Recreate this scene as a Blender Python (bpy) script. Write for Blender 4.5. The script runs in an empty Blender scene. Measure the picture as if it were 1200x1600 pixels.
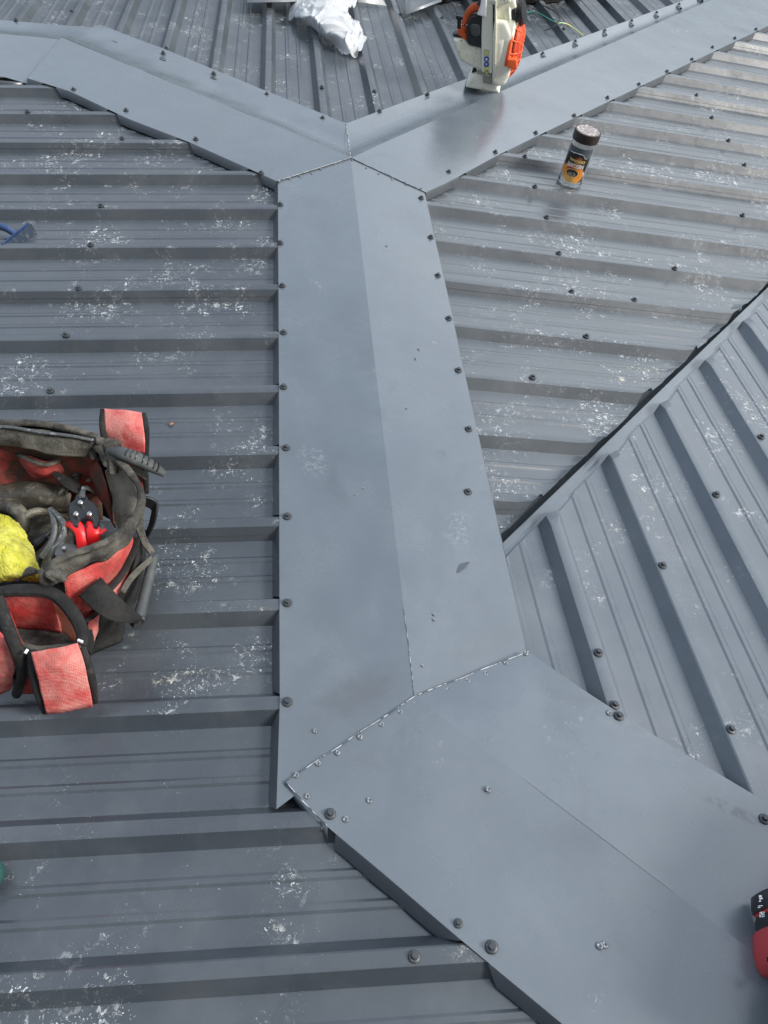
import bpy, bmesh, math, random
from mathutils import Vector, Matrix, noise
import numpy as np
R = math.radians
random.seed(7)
scene = bpy.context.scene
C = scene.collection

# ------------------------------------------------------------------ camera
CAM = Vector((-.23581, -.55621, 1.15598)); ROT = (.70529, -.09956, -.06411); FPX = 1271.18
cd = bpy.data.cameras.new('camera'); cam = bpy.data.objects.new('camera', cd); C.objects.link(cam)
cam.location = CAM; cam.rotation_euler = ROT
cd.sensor_fit = 'VERTICAL'; cd.sensor_height = 32.0; cd.sensor_width = 24.0
cd.lens = FPX / 1600 * 32
cd.shift_x = 41.51 / 1600; cd.shift_y = -25.0 / 1600
cd.clip_start = .02; cd.clip_end = 3000
scene.camera = cam
scene.render.resolution_x = 768; scene.render.resolution_y = 1024

# ------------------------------------------------------------------ light
SUN_EL, SUN_AZ = R(42), R(112)          # azimuth from +y (north) clockwise: light comes from the right and a little from the near side
w = bpy.data.worlds.new('World'); scene.world = w; w.use_nodes = True
nt = w.node_tree; bg = nt.nodes['Background']
sky = nt.nodes.new('ShaderNodeTexSky'); sky.sky_type = 'NISHITA'; sky.sun_disc = False
sky.sun_elevation = SUN_EL; sky.sun_rotation = SUN_AZ; sky.dust_density = 3; sky.air_density = 1.0; sky.ozone_density = 2
tc = nt.nodes.new('ShaderNodeTexCoord'); mp = nt.nodes.new('ShaderNodeMapping'); mp.inputs['Scale'].default_value = (1, 1, 2.2)
cn = nt.nodes.new('ShaderNodeTexNoise'); cn.inputs['Scale'].default_value = 1.6; cn.inputs['Detail'].default_value = 6; cn.inputs['Roughness'].default_value = .6
cr = nt.nodes.new('ShaderNodeValToRGB'); cr.color_ramp.elements[0].position = .34; cr.color_ramp.elements[1].position = .62
mx = nt.nodes.new('ShaderNodeMix'); mx.data_type = 'RGBA'; mx.inputs[7].default_value = (8.15, 8.85, 9.45, 1)
nt.links.new(tc.outputs['Generated'], mp.inputs[0]); nt.links.new(mp.outputs[0], cn.inputs['Vector'])
nt.links.new(cn.outputs['Fac'], cr.inputs[0]); nt.links.new(cr.outputs[0], mx.inputs[0])
nt.links.new(sky.outputs[0], mx.inputs[6])
# broken cloud is brightest low ahead, thinner overhead and behind; a dark line of trees and roofs runs along the horizon
sx = nt.nodes.new('ShaderNodeSeparateXYZ'); nt.links.new(tc.outputs['Generated'], sx.inputs[0])
def cramp(src, pts):
    r = nt.nodes.new('ShaderNodeValToRGB'); e = r.color_ramp.elements
    while len(e) < len(pts): e.new(.5)
    for k, (p, v) in enumerate(pts): e[k].position = p; e[k].color = (v[0], v[1], v[2], 1)
    nt.links.new(src, r.inputs[0]); return r.outputs[0]
def mul(a, b):
    n = nt.nodes.new('ShaderNodeMix'); n.data_type = 'RGBA'; n.blend_type = 'MULTIPLY'; n.inputs[0].default_value = 1
    nt.links.new(a, n.inputs[6]); nt.links.new(b, n.inputs[7]); return n.outputs[2]
ma = nt.nodes.new('ShaderNodeMath'); ma.operation = 'MULTIPLY_ADD'; ma.inputs[1].default_value = .5; ma.inputs[2].default_value = .5; nt.links.new(sx.outputs[1], ma.inputs[0])
fy = cramp(ma.outputs[0], [(0, (.24, .22, .20)), (.28, (.42, .40, .38)), (.47, (.93, .93, .93)), (.75, (1, 1.0, 1.0)), (1, (1., 1., 1.02))])
mb = nt.nodes.new('ShaderNodeMath'); mb.operation = 'MULTIPLY_ADD'; mb.inputs[1].default_value = .5; mb.inputs[2].default_value = .5; nt.links.new(sx.outputs[0], mb.inputs[0])
fx = cramp(mb.outputs[0], [(0, (1.2, 1.26, 1.34)), (.2, (.84, .89, .96)), (.42, (.58, .60, .63)), (.50, (.82, .835, .86)), (.60, (1.16, 1.15, 1.13)), (1, (1.5, 1.46, 1.4))])
fz = cramp(sx.outputs[2], [(0, (.10, .11, .09)), (.07, (.18, .20, .19)), (.14, (.34, .36, .37)), (.25, (.42, .44, .47)), (.33, (.90, .91, .93)), (.42, (1.25, 1.25, 1.25)), (.78, (1.15, 1.15, 1.15)), (1, (.92, .94, .97))])
nt.links.new(mul(mul(mul(mx.outputs[2], fy), fz), fx), bg.inputs[0])
bg.inputs[1].default_value = .11
sd = bpy.data.lights.new('sun', 'SUN'); sd.energy = 2.0; sd.angle = R(14); sd.color = (1, .975, .93)
so = bpy.data.objects.new('sun', sd); C.objects.link(so)
sdir = Vector((math.sin(SUN_AZ) * math.cos(SUN_EL), math.cos(SUN_AZ) * math.cos(SUN_EL), math.sin(SUN_EL)))
so.rotation_euler = sdir.to_track_quat('Z', 'Y').to_euler(); so.location = sdir * 5
vs = scene.view_settings; vs.view_transform = 'Standard'; vs.look = 'None'; vs.exposure = .74; vs.gamma = 1

# ------------------------------------------------------------------ roof constants (metres)
P_ = .175; LR = 1.64801; HT = .02308; CA = .01035; CB = .02729; ZC = .02786
PH_L = .00296; PH_R = .07211; PH_T = -.06131; PH_2 = .31593
SL, SR, ST, S2 = .06325, .07759, .07097, .06696
PLANE = {'L': (0, SL, 0), 'R': (0, -SR, 0), 'T': (ST * LR, 0, -ST), '2': (0, 0, -S2), 'H': (0, 0, 0)}
MROT = cam.rotation_euler.to_matrix()
def pz(pl, x, y): c = PLANE[pl]; return c[0] + c[1] * x + c[2] * y
def P(u, v, pl='L', h=0.):
    """point of the photograph -> where it lies in the world, h above a roof plane"""
    r = MROT @ Vector(((u - 600 + 41.51) / FPX, -(v - 800 + 25.0) / FPX, -1))
    c = PLANE[pl]
    t = (c[0] + h + c[1] * CAM.x + c[2] * CAM.y - CAM.z) / (r.z - c[1] * r.x - c[2] * r.y)
    return CAM + r * t

# ------------------------------------------------------------------ material helpers
def newmat(name):
    m = bpy.data.materials.new(name); m.use_nodes = True
    return m, m.node_tree, m.node_tree.nodes['Principled BSDF']
def N(nt, typ, **kw):
    n = nt.nodes.new(typ)
    for k, v in kw.items():
        if k.startswith('i_'):
            key = k[2:]; key = int(key) if key.isdigit() else key.replace('_', ' ')
            n.inputs[key].default_value = v
        else: setattr(n, k, v)
    return n
def math_(nt, op, a, b=None, clamp=False):
    n = nt.nodes.new('ShaderNodeMath'); n.operation = op; n.use_clamp = clamp
    for i, s in enumerate((a, b)):
        if s is None: continue
        if isinstance(s, (int, float)): n.inputs[i].default_value = s
        else: nt.links.new(s, n.inputs[i])
    return n.outputs[0]
def ramp(nt, src, p0, p1, c0=(0, 0, 0, 1), c1=(1, 1, 1, 1)):
    r = nt.nodes.new('ShaderNodeValToRGB'); e = r.color_ramp.elements
    e[0].position = p0; e[1].position = p1; e[0].color = c0; e[1].color = c1
    nt.links.new(src, r.inputs[0]); return r.outputs[0]
def mixc(nt, fac, a, b):
    n = nt.nodes.new('ShaderNodeMix'); n.data_type = 'RGBA'
    if isinstance(fac, (int, float)): n.inputs[0].default_value = fac
    else: nt.links.new(fac, n.inputs[0])
    for i, s in ((6, a), (7, b)):
        if isinstance(s, tuple): n.inputs[i].default_value = s if len(s) == 4 else s + (1,)
        else: nt.links.new(s, n.inputs[i])
    return n.outputs[2]
def noise_(nt, vec, scale, detail=4, rough=.55, dist=0.):
    n = N(nt, 'ShaderNodeTexNoise'); n.inputs['Scale'].default_value = scale; n.inputs['Detail'].default_value = detail
    n.inputs['Roughness'].default_value = rough; n.inputs['Distortion'].default_value = dist
    nt.links.new(vec, n.inputs['Vector']); return n.outputs['Fac']
def bump(nt, h, strength, dist, prev=None):
    b = nt.nodes.new('ShaderNodeBump'); b.inputs['Strength'].default_value = strength; b.inputs['Distance'].default_value = dist
    nt.links.new(h, b.inputs['Height'])
    if prev: nt.links.new(prev, b.inputs['Normal'])
    return b.outputs[0]

def roof_paint(name, base, along, amount, smudge=1., rough=.27, marks=()):
    """coated steel: along = 'x' or 'y' = way the ribs run, amount = how much dried white muck lies on it"""
    m, nt, b = newmat(name)
    geo = N(nt, 'ShaderNodeNewGeometry'); pos = geo.outputs['Position']
    big = noise_(nt, pos, 1.6, 3); med = noise_(nt, pos, 9, 5, .65); fine = noise_(nt, pos, 70, 4)
    col = mixc(nt, ramp(nt, med, .35, .7), base, tuple(c * 1.13 for c in base))
    # dull film of dust
    film = ramp(nt, noise_(nt, pos, 4.2, 6, .7), .45, .75)
    col = mixc(nt, math_(nt, 'MULTIPLY', film, .10 * smudge), col, (.38, .39, .40))
    for (cx, cy, rx, ry, ang, mc, amt, sc_, t0) in marks:          # boot prints, hand prints, stains left at one spot
        mm = N(nt, 'ShaderNodeMapping', vector_type='TEXTURE'); mm.inputs['Location'].default_value = (cx, cy, 0); mm.inputs['Rotation'].default_value = (0, 0, ang); mm.inputs['Scale'].default_value = (rx, ry, 1e3)
        nt.links.new(pos, mm.inputs[0])
        ln = N(nt, 'ShaderNodeVectorMath', operation='LENGTH'); nt.links.new(mm.outputs[0], ln.inputs[0])
        k_ = ramp(nt, ln.outputs['Value'], .45, 1.0, (1, 1, 1, 1), (0, 0, 0, 1))
        k_ = math_(nt, 'MULTIPLY', math_(nt, 'MULTIPLY', k_, ramp(nt, noise_(nt, pos, sc_, 5, .7, 1.2), t0, t0 + (.12 if sc_ > 30 else .35))), amt)
        col = mixc(nt, k_, col, mc)
    # dark greasy smudges
    sm = ramp(nt, noise_(nt, pos, 7, 3, .5, 1.2), .62, .78)
    col = mixc(nt, math_(nt, 'MULTIPLY', sm, .22 * smudge), col, (.035, .04, .045))
    rgh = math_(nt, 'ADD', math_(nt, 'MULTIPLY', film, .16), rough - .03)
    rgh = math_(nt, 'ADD', rgh, math_(nt, 'MULTIPLY', med, .08))
    spots = None
    if amount > 0:
        # stretch the pattern across the way of the ribs and warp it
        wn = N(nt, 'ShaderNodeTexNoise'); wn.inputs['Scale'].default_value = 70; wn.inputs['Detail'].default_value = 3
        nt.links.new(pos, wn.inputs['Vector'])
        warp = N(nt, 'ShaderNodeVectorMath', operation='SCALE'); warp.inputs['Scale'].default_value = .030
        nt.links.new(wn.outputs['Color'], warp.inputs[0])
        add = N(nt, 'ShaderNodeVectorMath', operation='ADD'); nt.links.new(pos, add.inputs[0]); nt.links.new(warp.outputs[0], add.inputs[1])
        wp = add.outputs[0]
        clus = noise_(nt, pos, 6.5, 4, .7)
        # the muck thins out towards the near end of the roof, where it has been walked on
        sy_ = N(nt, 'ShaderNodeSeparateXYZ'); nt.links.new(pos, sy_.inputs[0])
        clus = math_(nt, 'SUBTRACT', clus, math_(nt, 'MULTIPLY', ramp(nt, math_(nt, 'MULTIPLY_ADD', sy_.outputs[1], -.8), .0, .6), .055))
        up0 = noise_(nt, pos, 2.3, 2); clus = math_(nt, 'ADD', clus, math_(nt, 'MULTIPLY', math_(nt, 'SUBTRACT', up0, .5), .25))
        sh_ = (1 - amount) * .16
        def flecks(scale, size, cl0, cl1):
            cl0 += sh_; cl1 += sh_
            v = N(nt, 'ShaderNodeTexVoronoi'); v.inputs['Scale'].default_value = scale; v.inputs['Randomness'].default_value = 1
            nt.links.new(wp, v.inputs['Vector'])
            sep = N(nt, 'ShaderNodeSeparateColor'); nt.links.new(v.outputs['Color'], sep.inputs[0])
            cl = ramp(nt, clus, cl0, cl1)
            thr = math_(nt, 'MULTIPLY', math_(nt, 'POWER', sep.outputs[0], 3.), size)
            thr = math_(nt, 'MULTIPLY', thr, cl)
            return math_(nt, 'GREATER_THAN', math_(nt, 'SUBTRACT', thr, v.outputs['Distance']), .0)
        f1 = flecks(60, .50 * amount, .50, .70)
        f2 = flecks(150, .54 * amount, .47, .64)
        f3 = flecks(300, .40 * amount, .38, .60)
        # thin smears
        smr = ramp(nt, noise_(nt, wp, 62, 6, .74), .57, .61)
        # chalky wipes drawn out along one way
        mw = N(nt, 'ShaderNodeMapping'); mw.inputs['Rotation'].default_value = (0, 0, .9 if along == 'x' else .3); mw.inputs['Scale'].default_value = (26, 95, 1)
        nt.links.new(wp, mw.inputs[0])
        wipe = math_(nt, 'MULTIPLY', ramp(nt, noise_(nt, mw.outputs[0], 1., 5, .7), .60, .66), ramp(nt, noise_(nt, pos, 3.3, 3), .52 + sh_, .60 + sh_))
        smr = math_(nt, 'MAXIMUM', smr, wipe)
        smr = math_(nt, 'MULTIPLY', smr, ramp(nt, clus, .50 + sh_, .60 + sh_))
        mpn = N(nt, 'ShaderNodeMapping'); mpn.inputs['Scale'].default_value = (30, 260, 1) if along == 'x' else (260, 30, 1)
        mpn.inputs['Rotation'].default_value = (0, 0, .5)
        nt.links.new(wp, mpn.inputs[0])
        scr = ramp(nt, noise_(nt, mpn.outputs[0], 1.0, 2), .70, .74)
        scr = math_(nt, 'MULTIPLY', scr, ramp(nt, clus, .5 + sh_, .6 + sh_))
        s = math_(nt, 'MAXIMUM', math_(nt, 'MAXIMUM', f1, f2), math_(nt, 'MAXIMUM', math_(nt, 'MULTIPLY', f3, .7), math_(nt, 'MULTIPLY', smr, .75)))
        s = math_(nt, 'MAXIMUM', s, math_(nt, 'MULTIPLY', scr, .5))
        up = N(nt, 'ShaderNodeSeparateXYZ'); nt.links.new(geo.outputs['True Normal'], up.inputs[0])
        s = math_(nt, 'MULTIPLY', s, math_(nt, 'ADD', ramp(nt, up.outputs[2], .85, .98), .25, True))
        spots = s
        white = mixc(nt, ramp(nt, noise_(nt, pos, 11, 2), .60, .68), (.62, .64, .64), (.66, .62, .42))
        white = mixc(nt, ramp(nt, fine, .3, .7), (.38, .40, .41), white)
        col = mixc(nt, math_(nt, 'MULTIPLY', s, .9), col, white)
        rgh = math_(nt, 'ADD', rgh, math_(nt, 'MULTIPLY', s, .4), True)
    nt.links.new(col, b.inputs['Base Color']); nt.links.new(rgh, b.inputs['Roughness'])
    b.inputs['Specular IOR Level'].default_value = .9
    n1 = bump(nt, big, .25, .02)
    n1 = bump(nt, noise_(nt, pos, 26, 3), .10, .004, n1)
    n1 = bump(nt, fine, .05, .001, n1)
    if spots is not None: n1 = bump(nt, spots, .5, .0006, n1)
    nt.links.new(n1, b.inputs['Normal'])
    return m
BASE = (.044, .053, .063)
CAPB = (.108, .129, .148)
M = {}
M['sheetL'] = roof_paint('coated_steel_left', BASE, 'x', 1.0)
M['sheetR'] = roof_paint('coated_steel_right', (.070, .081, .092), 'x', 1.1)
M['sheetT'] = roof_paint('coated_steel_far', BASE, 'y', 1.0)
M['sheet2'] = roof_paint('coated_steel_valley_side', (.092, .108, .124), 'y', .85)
def MK(u, v, rx, ry, ang, mc, amt, sc_, t0, pl='L'): q = P(u, v, pl, .025); return (q.x, q.y, rx, ry, ang, mc, amt, sc_, t0)
MARKS = [MK(490, 720, .035, .055, .2, (.42, .44, .45), .28, 120, .50), MK(715, 830, .035, .06, -.3, (.42, .44, .45), .28, 120, .50, 'R'), MK(560, 1085, .11, .045, .5, (.07, .065, .07), .55, 9, .38),
         MK(760, 1005, .085, .028, .45, (.10, .10, .10), .5, 10, .38, 'R'), MK(600, 1170, .10, .035, .45, (.075, .085, .095), .5, 12, .42), MK(510, 350, .05, .06, 0, (.06, .07, .08), .45, 60, .58),
         MK(880, 1080, .07, .03, -.6, (.07, .08, .09), .4, 14, .45, '2'), MK(1150, 1270, .06, .012, -.5, (.04, .05, .055), .6, 40, .45, '2'), MK(690, 712, .012, .02, 0, (.06, .07, .08), .4, 60, .45, 'R'), MK(1000, 1150, .10, .03, -.6, (.35, .37, .38), .25, 30, .5, '2')]
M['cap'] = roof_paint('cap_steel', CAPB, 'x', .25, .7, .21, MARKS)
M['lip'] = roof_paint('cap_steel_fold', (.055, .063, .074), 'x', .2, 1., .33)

def simple(name, col, rough=.5, metal=0., nscale=40, var=.25, bstr=.15, bdist=.001, spec=.5, dirt=None, dscale=14, d0=.5, d1=.7, coat=0):
    m, nt, b = newmat(name)
    t = N(nt, 'ShaderNodeTexCoord'); pos = t.outputs['Object']
    nz = noise_(nt, pos, nscale, 5, .6)
    c = mixc(nt, nz, tuple(x * (1 - var) for x in col), tuple(min(1, x * (1 + var)) for x in col))
    if dirt:
        c = mixc(nt, ramp(nt, noise_(nt, pos, dscale, 6, .7), d0, d1), c, dirt)
    nt.links.new(c, b.inputs['Base Color'])
    nt.links.new(math_(nt, 'ADD', math_(nt, 'MULTIPLY', nz, .15), rough - .07), b.inputs['Roughness'])
    b.inputs['Metallic'].default_value = metal; b.inputs['Specular IOR Level'].default_value = spec
    b.inputs['Coat Weight'].default_value = coat
    nt.links.new(bump(nt, nz, bstr, bdist), b.inputs['Normal'])
    return m
def fabric(name, col, worn, dirt, weave=900, dirtamt=(.5, .72), wornamt=(.42, .62)):
    m, nt, b = newmat(name)
    t = N(nt, 'ShaderNodeNewGeometry'); pos = t.outputs['Position']
    c = mixc(nt, ramp(nt, noise_(nt, pos, 26, 5, .7), *wornamt), col, worn)
    c = mixc(nt, ramp(nt, noise_(nt, pos, 17, 6, .72, .6), *dirtamt), c, dirt)
    wv = N(nt, 'ShaderNodeTexWave'); wv.inputs['Scale'].default_value = weave / 6.28; nt.links.new(pos, wv.inputs['Vector'])
    wv2 = N(nt, 'ShaderNodeTexWave', bands_direction='Y'); wv2.inputs['Scale'].default_value = weave / 6.28; nt.links.new(pos, wv2.inputs['Vector'])
    wsum = math_(nt, 'ADD', wv.outputs['Fac'], wv2.outputs['Fac'])
    c = mixc(nt, math_(nt, 'MULTIPLY', wsum, .12), c, tuple(x * .5 for x in col))
    nt.links.new(c, b.inputs['Base Color']); b.inputs['Roughness'].default_value = .88; b.inputs['Specular IOR Level'].default_value = .25
    n1 = bump(nt, noise_(nt, pos, 60, 5, .7), .6, .004)
    n1 = bump(nt, wsum, .3, .0006, n1); nt.links.new(n1, b.inputs['Normal'])
    return m
M['red'] = fabric('faded_red_canvas', (.52, .065, .06), (.66, .19, .16), (.15, .07, .055), dirtamt=(.50, .74))
M['redflap'] = fabric('pale_red_canvas', (.62, .10, .095), (.74, .29, .25), (.30, .16, .12), dirtamt=(.54, .78), wornamt=(.38, .6))
M['redin'] = fabric('dirty_red_lining', (.28, .03, .03), (.36, .07, .06), (.075, .06, .045), dirtamt=(.36, .56))
M['orangein'] = fabric('worn_orange_lining', (.62, .22, .10), (.66, .32, .2), (.3, .1, .07))
M['dusty'] = fabric('dusty_black_webbing', (.035, .033, .030), (.115, .108, .09), (.21, .195, .165), dirtamt=(.52, .74), wornamt=(.40, .6))
M['dust_flap'] = fabric('mud_caked_lining', (.17, .155, .125), (.24, .22, .18), (.08, .072, .06), dirtamt=(.55, .75))
M['webbing'] = fabric('black_webbing', (.018, .018, .018), (.035, .034, .032), (.09, .085, .075), dirtamt=(.6, .8))
M['black'] = simple('black_plastic', (.018, .019, .021), .42, dirt=(.07, .07, .065), d0=.55, d1=.8)
M['rubber'] = simple('grey_rubber', (.055, .062, .062), .62, dirt=(.16, .155, .14), d0=.55, d1=.8, nscale=120)
M['caked'] = simple('dusty_tool_plastic', (.055, .05, .038), .55, dirt=(.27, .25, .19), dscale=30, d0=.48, d1=.72, bstr=.4, bdist=.004)
M['redplastic'] = simple('red_plastic', (.72, .012, .015), .38, var=.1)
M['toolred'] = simple('worn_red_plastic', (.52, .055, .06), .5, var=.12, dirt=(.16, .05, .05), d0=.62, d1=.85, dscale=50)
M['steel'] = simple('bare_steel', (.5, .5, .48), .35, 1., nscale=90, var=.2)
M['worksteel'] = simple('worn_tool_steel', (.13, .13, .125), .42, .7, nscale=150, var=.5, dirt=(.5, .5, .46), dscale=120, d0=.58, d1=.66)
M['screw'] = simple('painted_screw_steel', (.06, .066, .072), .38, .3, nscale=300, var=.3, dirt=(.3, .3, .29), dscale=260, d0=.6, d1=.75)
M['washer'] = simple('rubber_washer', (.015, .015, .015), .6)
M['rivet'] = simple('painted_rivet', (.12, .135, .15), .35, .2, nscale=300, dirt=(.5, .51, .51), dscale=400, d0=.52, d1=.66)
M['cream'] = simple('stained_cream_plastic', (.84, .83, .71), .48, var=.1, nscale=25, dirt=(.22, .2, .15), dscale=75, d0=.60, d1=.76, bstr=.1)
M['cream2'] = simple('grimy_cream_plastic', (.78, .77, .64), .5, var=.14, nscale=30, dirt=(.15, .13, .10), dscale=60, d0=.55, d1=.72, bstr=.1)
M['beige'] = simple('beige_column_plastic', (.33, .32, .27), .5, var=.12)
M['orange'] = simple('orange_plastic', (.80, .125, .03), .5, var=.12, dirt=(.32, .10, .05), d0=.5, d1=.85)
M['orangedk'] = simple('orange_plastic_shell', (.60, .055, .02), .5, var=.2)
M['yellow'] = fabric('yellow_knit_glove', (.52, .49, .05), (.70, .67, .13), (.17, .15, .06), weave=1500, dirtamt=(.50, .70))
M['lid'] = simple('dark_brown_lid', (.028, .016, .012), .35, var=.3)
M['lidtop'] = simple('scratched_lid_top', (.24, .19, .17), .30, .3, nscale=300, var=.4, dirt=(.75, .72, .7), dscale=160, d0=.54, d1=.62, bstr=.5)
M['bluemetal'] = simple('blue_painted_steel', (.035, .07, .17), .45, .2, dirt=(.16, .17, .18), d0=.55, d1=.8, dscale=80)
M['darkblade'] = simple('dark_painted_steel', (.018, .032, .055), .5, .3, dirt=(.2, .21, .2), d0=.55, d1=.75, dscale=90)
M['wireg'] = simple('green_wire', (.05, .35, .22), .4); M['wirey'] = simple('yellow_wire', (.70, .72, .25), .4)
M['leaf'] = simple('dry_leaf', (.30, .14, .06), .8)
M['green'] = simple('green_glove_coating', (.010, .06, .052), .6, nscale=200, var=.5, dirt=(.3, .42, .4), dscale=180, d0=.62, d1=.7, bstr=.6)
M['white'] = simple('white_print', (.8, .8, .8), .5); M['gold'] = simple('gold_print', (.82, .58, .22), .4)
M['blue'] = simple('blue_print', (.03, .08, .35), .5); M['yprint'] = simple('yellow_print', (.75, .7, .12), .5)
M['offcut'] = roof_paint('offcut_steel', (.16, .175, .19), 'x', .3)
M['offlight'] = simple('offcut_underside', (.55, .56, .55), .45, .2)
# bare cut edge: broken white line
m, nt_, b_ = newmat('scratched_cut_edge'); g_ = N(nt_, 'ShaderNodeNewGeometry').outputs['Position']
nt_.links.new(mixc(nt_, ramp(nt_, noise_(nt_, g_, 70, 4, .7), .46, .56), BASE, (.66, .68, .69)), b_.inputs['Base Color']); b_.inputs['Roughness'].default_value = .4
M['cut'] = m
# clear jar plastic
m, nt_, b_ = newmat('clear_jar_plastic'); b_.inputs['Base Color'].default_value = (.93, .95, .95, 1); b_.inputs['Roughness'].default_value = .06
b_.inputs['Transmission Weight'].default_value = 1.; b_.inputs['IOR'].default_value = 1.45; M['glass'] = m
# thin plastic bag film
m, nt_, b_ = newmat('white_carrier_film'); g_ = N(nt_, 'ShaderNodeTexCoord').outputs['Object']
pr = ramp(nt_, noise_(nt_, g_, 95, 3, .6), .63, .66); pm = ramp(nt_, noise_(nt_, g_, 13, 2), .60, .64)
nt_.links.new(mixc(nt_, math_(nt_, 'MULTIPLY', math_(nt_, 'MULTIPLY', pr, pm), .7), (.88, .89, .90), (.12, .12, .13)), b_.inputs['Base Color'])
b_.inputs['Roughness'].default_value = .3; b_.inputs['Transmission Weight'].default_value = .5; b_.inputs['Coat Weight'].default_value = .2
nt_.links.new(bump(nt_, noise_(nt_, g_, 18, 3, .5, 2.), .3, .004), b_.inputs['Normal']); M['film'] = m

# ------------------------------------------------------------------ object helpers
def link(name, bm, mat, parent=None, smooth=True, ang=35):
    me = bpy.data.meshes.new(name); bm.normal_update(); bm.to_mesh(me); bm.free()
    o = bpy.data.objects.new(name, me); C.objects.link(o)
    for mm in (mat if isinstance(mat, (list, tuple)) else [mat]): me.materials.append(mm)
    if smooth:
        me.shade_smooth()
        try: me.set_sharp_from_angle(angle=R(ang))
        except Exception: pass
    if parent: o.parent = parent; o.matrix_parent_inverse = parent.matrix_world.inverted() if False else Matrix.Identity(4)
    return o
def thing(name, label, cat, loc=(0, 0, 0), rot=(0, 0, 0), group=None):
    o = bpy.data.objects.new(name, None); C.objects.link(o); o.location = loc; o.rotation_euler = rot; o.empty_display_size = .05
    o['label'] = label; o['category'] = cat
    if group: o['group'] = group
    return o
def tag(o, label, cat, group=None):
    o['label'] = label; o['category'] = cat
    if group: o['group'] = group
    return o
def crisp(o, a=50):
    e = o.modifiers.new('crisp', 'EDGE_SPLIT'); e.split_angle = R(a); e.use_edge_sharp = True
def lerp(a, b, t): return a + (b - a) * t
def sample(pts, t):
    """polyline point at parameter t by arc length"""
    L = [0.]
    for a, b in zip(pts, pts[1:]): L.append(L[-1] + (Vector(b) - Vector(a)).length)
    d = t * L[-1]
    for i in range(len(pts) - 1):
        if d <= L[i + 1] or i == len(pts) - 2:
            return Vector(pts[i]).lerp(Vector(pts[i + 1]), (d - L[i]) / max(1e-9, L[i + 1] - L[i]))
def catmull(pts, n):
    pts = [Vector(p) for p in pts]
    if len(pts) < 3: return [pts[0].lerp(pts[-1], i / n) for i in range(n + 1)]
    q = [pts[0] * 2 - pts[1]] + pts + [pts[-1] * 2 - pts[-2]]
    out = []; m = len(pts) - 1
    for i in range(n + 1):
        t = i / n * m; k = min(int(t), m - 1); t -= k
        a, b, c, d = q[k:k + 4]
        out.append(.5 * ((2 * b) + (c - a) * t + (2 * a - 5 * b + 4 * c - d) * t * t + (3 * b - a - 3 * c + d) * t ** 3))
    return out
def tube_bm(bm, pts, rad, seg=10, n=24, flat=1., cap=True):
    """round or flattened tube along a smooth line; rad may be a list"""
    pp = catmull(pts, n); rr = rad if isinstance(rad, (list, tuple)) else [rad, rad]
    rings = []; up = Vector((0, 0, 1))
    for i, p in enumerate(pp):
        t = (pp[min(i + 1, n)] - pp[max(i - 1, 0)]).normalized()
        s = t.cross(up)
        if s.length < 1e-3: s = t.cross(Vector((0, 1, 0)))
        s.normalize(); q = s.cross(t)
        f = i / n * (len(rr) - 1); k = min(int(f), len(rr) - 2); r = lerp(rr[k], rr[k + 1], f - k)
        rings.append([bm.verts.new(p + (s * math.cos(a) + q * math.sin(a) * flat) * r) for a in [2 * math.pi * j / seg for j in range(seg)]])
    for a, b in zip(rings, rings[1:]):
        for j in range(seg): bm.faces.new((a[j], a[(j + 1) % seg], b[(j + 1) % seg], b[j]))
    if cap: bm.faces.new(rings[0][::-1]); bm.faces.new(rings[-1])
    return bm
def tube(name, pts, rad, mat, parent=None, **kw):
    bm = bmesh.new(); tube_bm(bm, pts, rad, **kw); bmesh.ops.recalc_face_normals(bm, faces=bm.faces); return link(name, bm, mat, parent)
def patch(name, rows, mat, parent=None, thick=.002, nu=24, nv=14, wob=.0015, wsc=40, off=0):
    """cloth patch through rows of points, wrinkled a little, with real thickness"""
    cr_ = [catmull(r, nu) for r in rows]
    grid = [catmull([c[i] for c in cr_], nv) for i in range(nu + 1)]
    bm = bmesh.new(); vg = []
    for i in range(nu + 1):
        col = []
        for j in range(nv + 1):
            p = grid[i][j]
            p = p + noise.noise_vector(p * wsc) * wob + noise.noise_vector(p * wsc * .35) * wob * 1.6
            col.append(bm.verts.new(p))
        vg.append(col)
    for i in range(nu):
        for j in range(nv): bm.faces.new((vg[i][j], vg[i + 1][j], vg[i + 1][j + 1], vg[i][j + 1]))
    o = link(name, bm, mat, parent)
    s = o.modifiers.new('thickness', 'SOLIDIFY'); s.thickness = thick; s.offset = off
    return o
def lathe(name, prof, mat, parent=None, seg=40, mat4=None, caps=True):
    bm = bmesh.new(); rings = []
    for r, z in prof: rings.append([bm.verts.new((r * math.cos(2 * math.pi * j / seg), r * math.sin(2 * math.pi * j / seg), z)) for j in range(seg)])
    for a, b in zip(rings, rings[1:]):
        for j in range(seg): bm.faces.new((a[j], a[(j + 1) % seg], b[(j + 1) % seg], b[j]))
    if caps: bm.faces.new(rings[0][::-1]); bm.faces.new(rings[-1])
    if mat4 is not None: bm.transform(mat4)
    return link(name, bm, mat, parent, ang=40)
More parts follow.
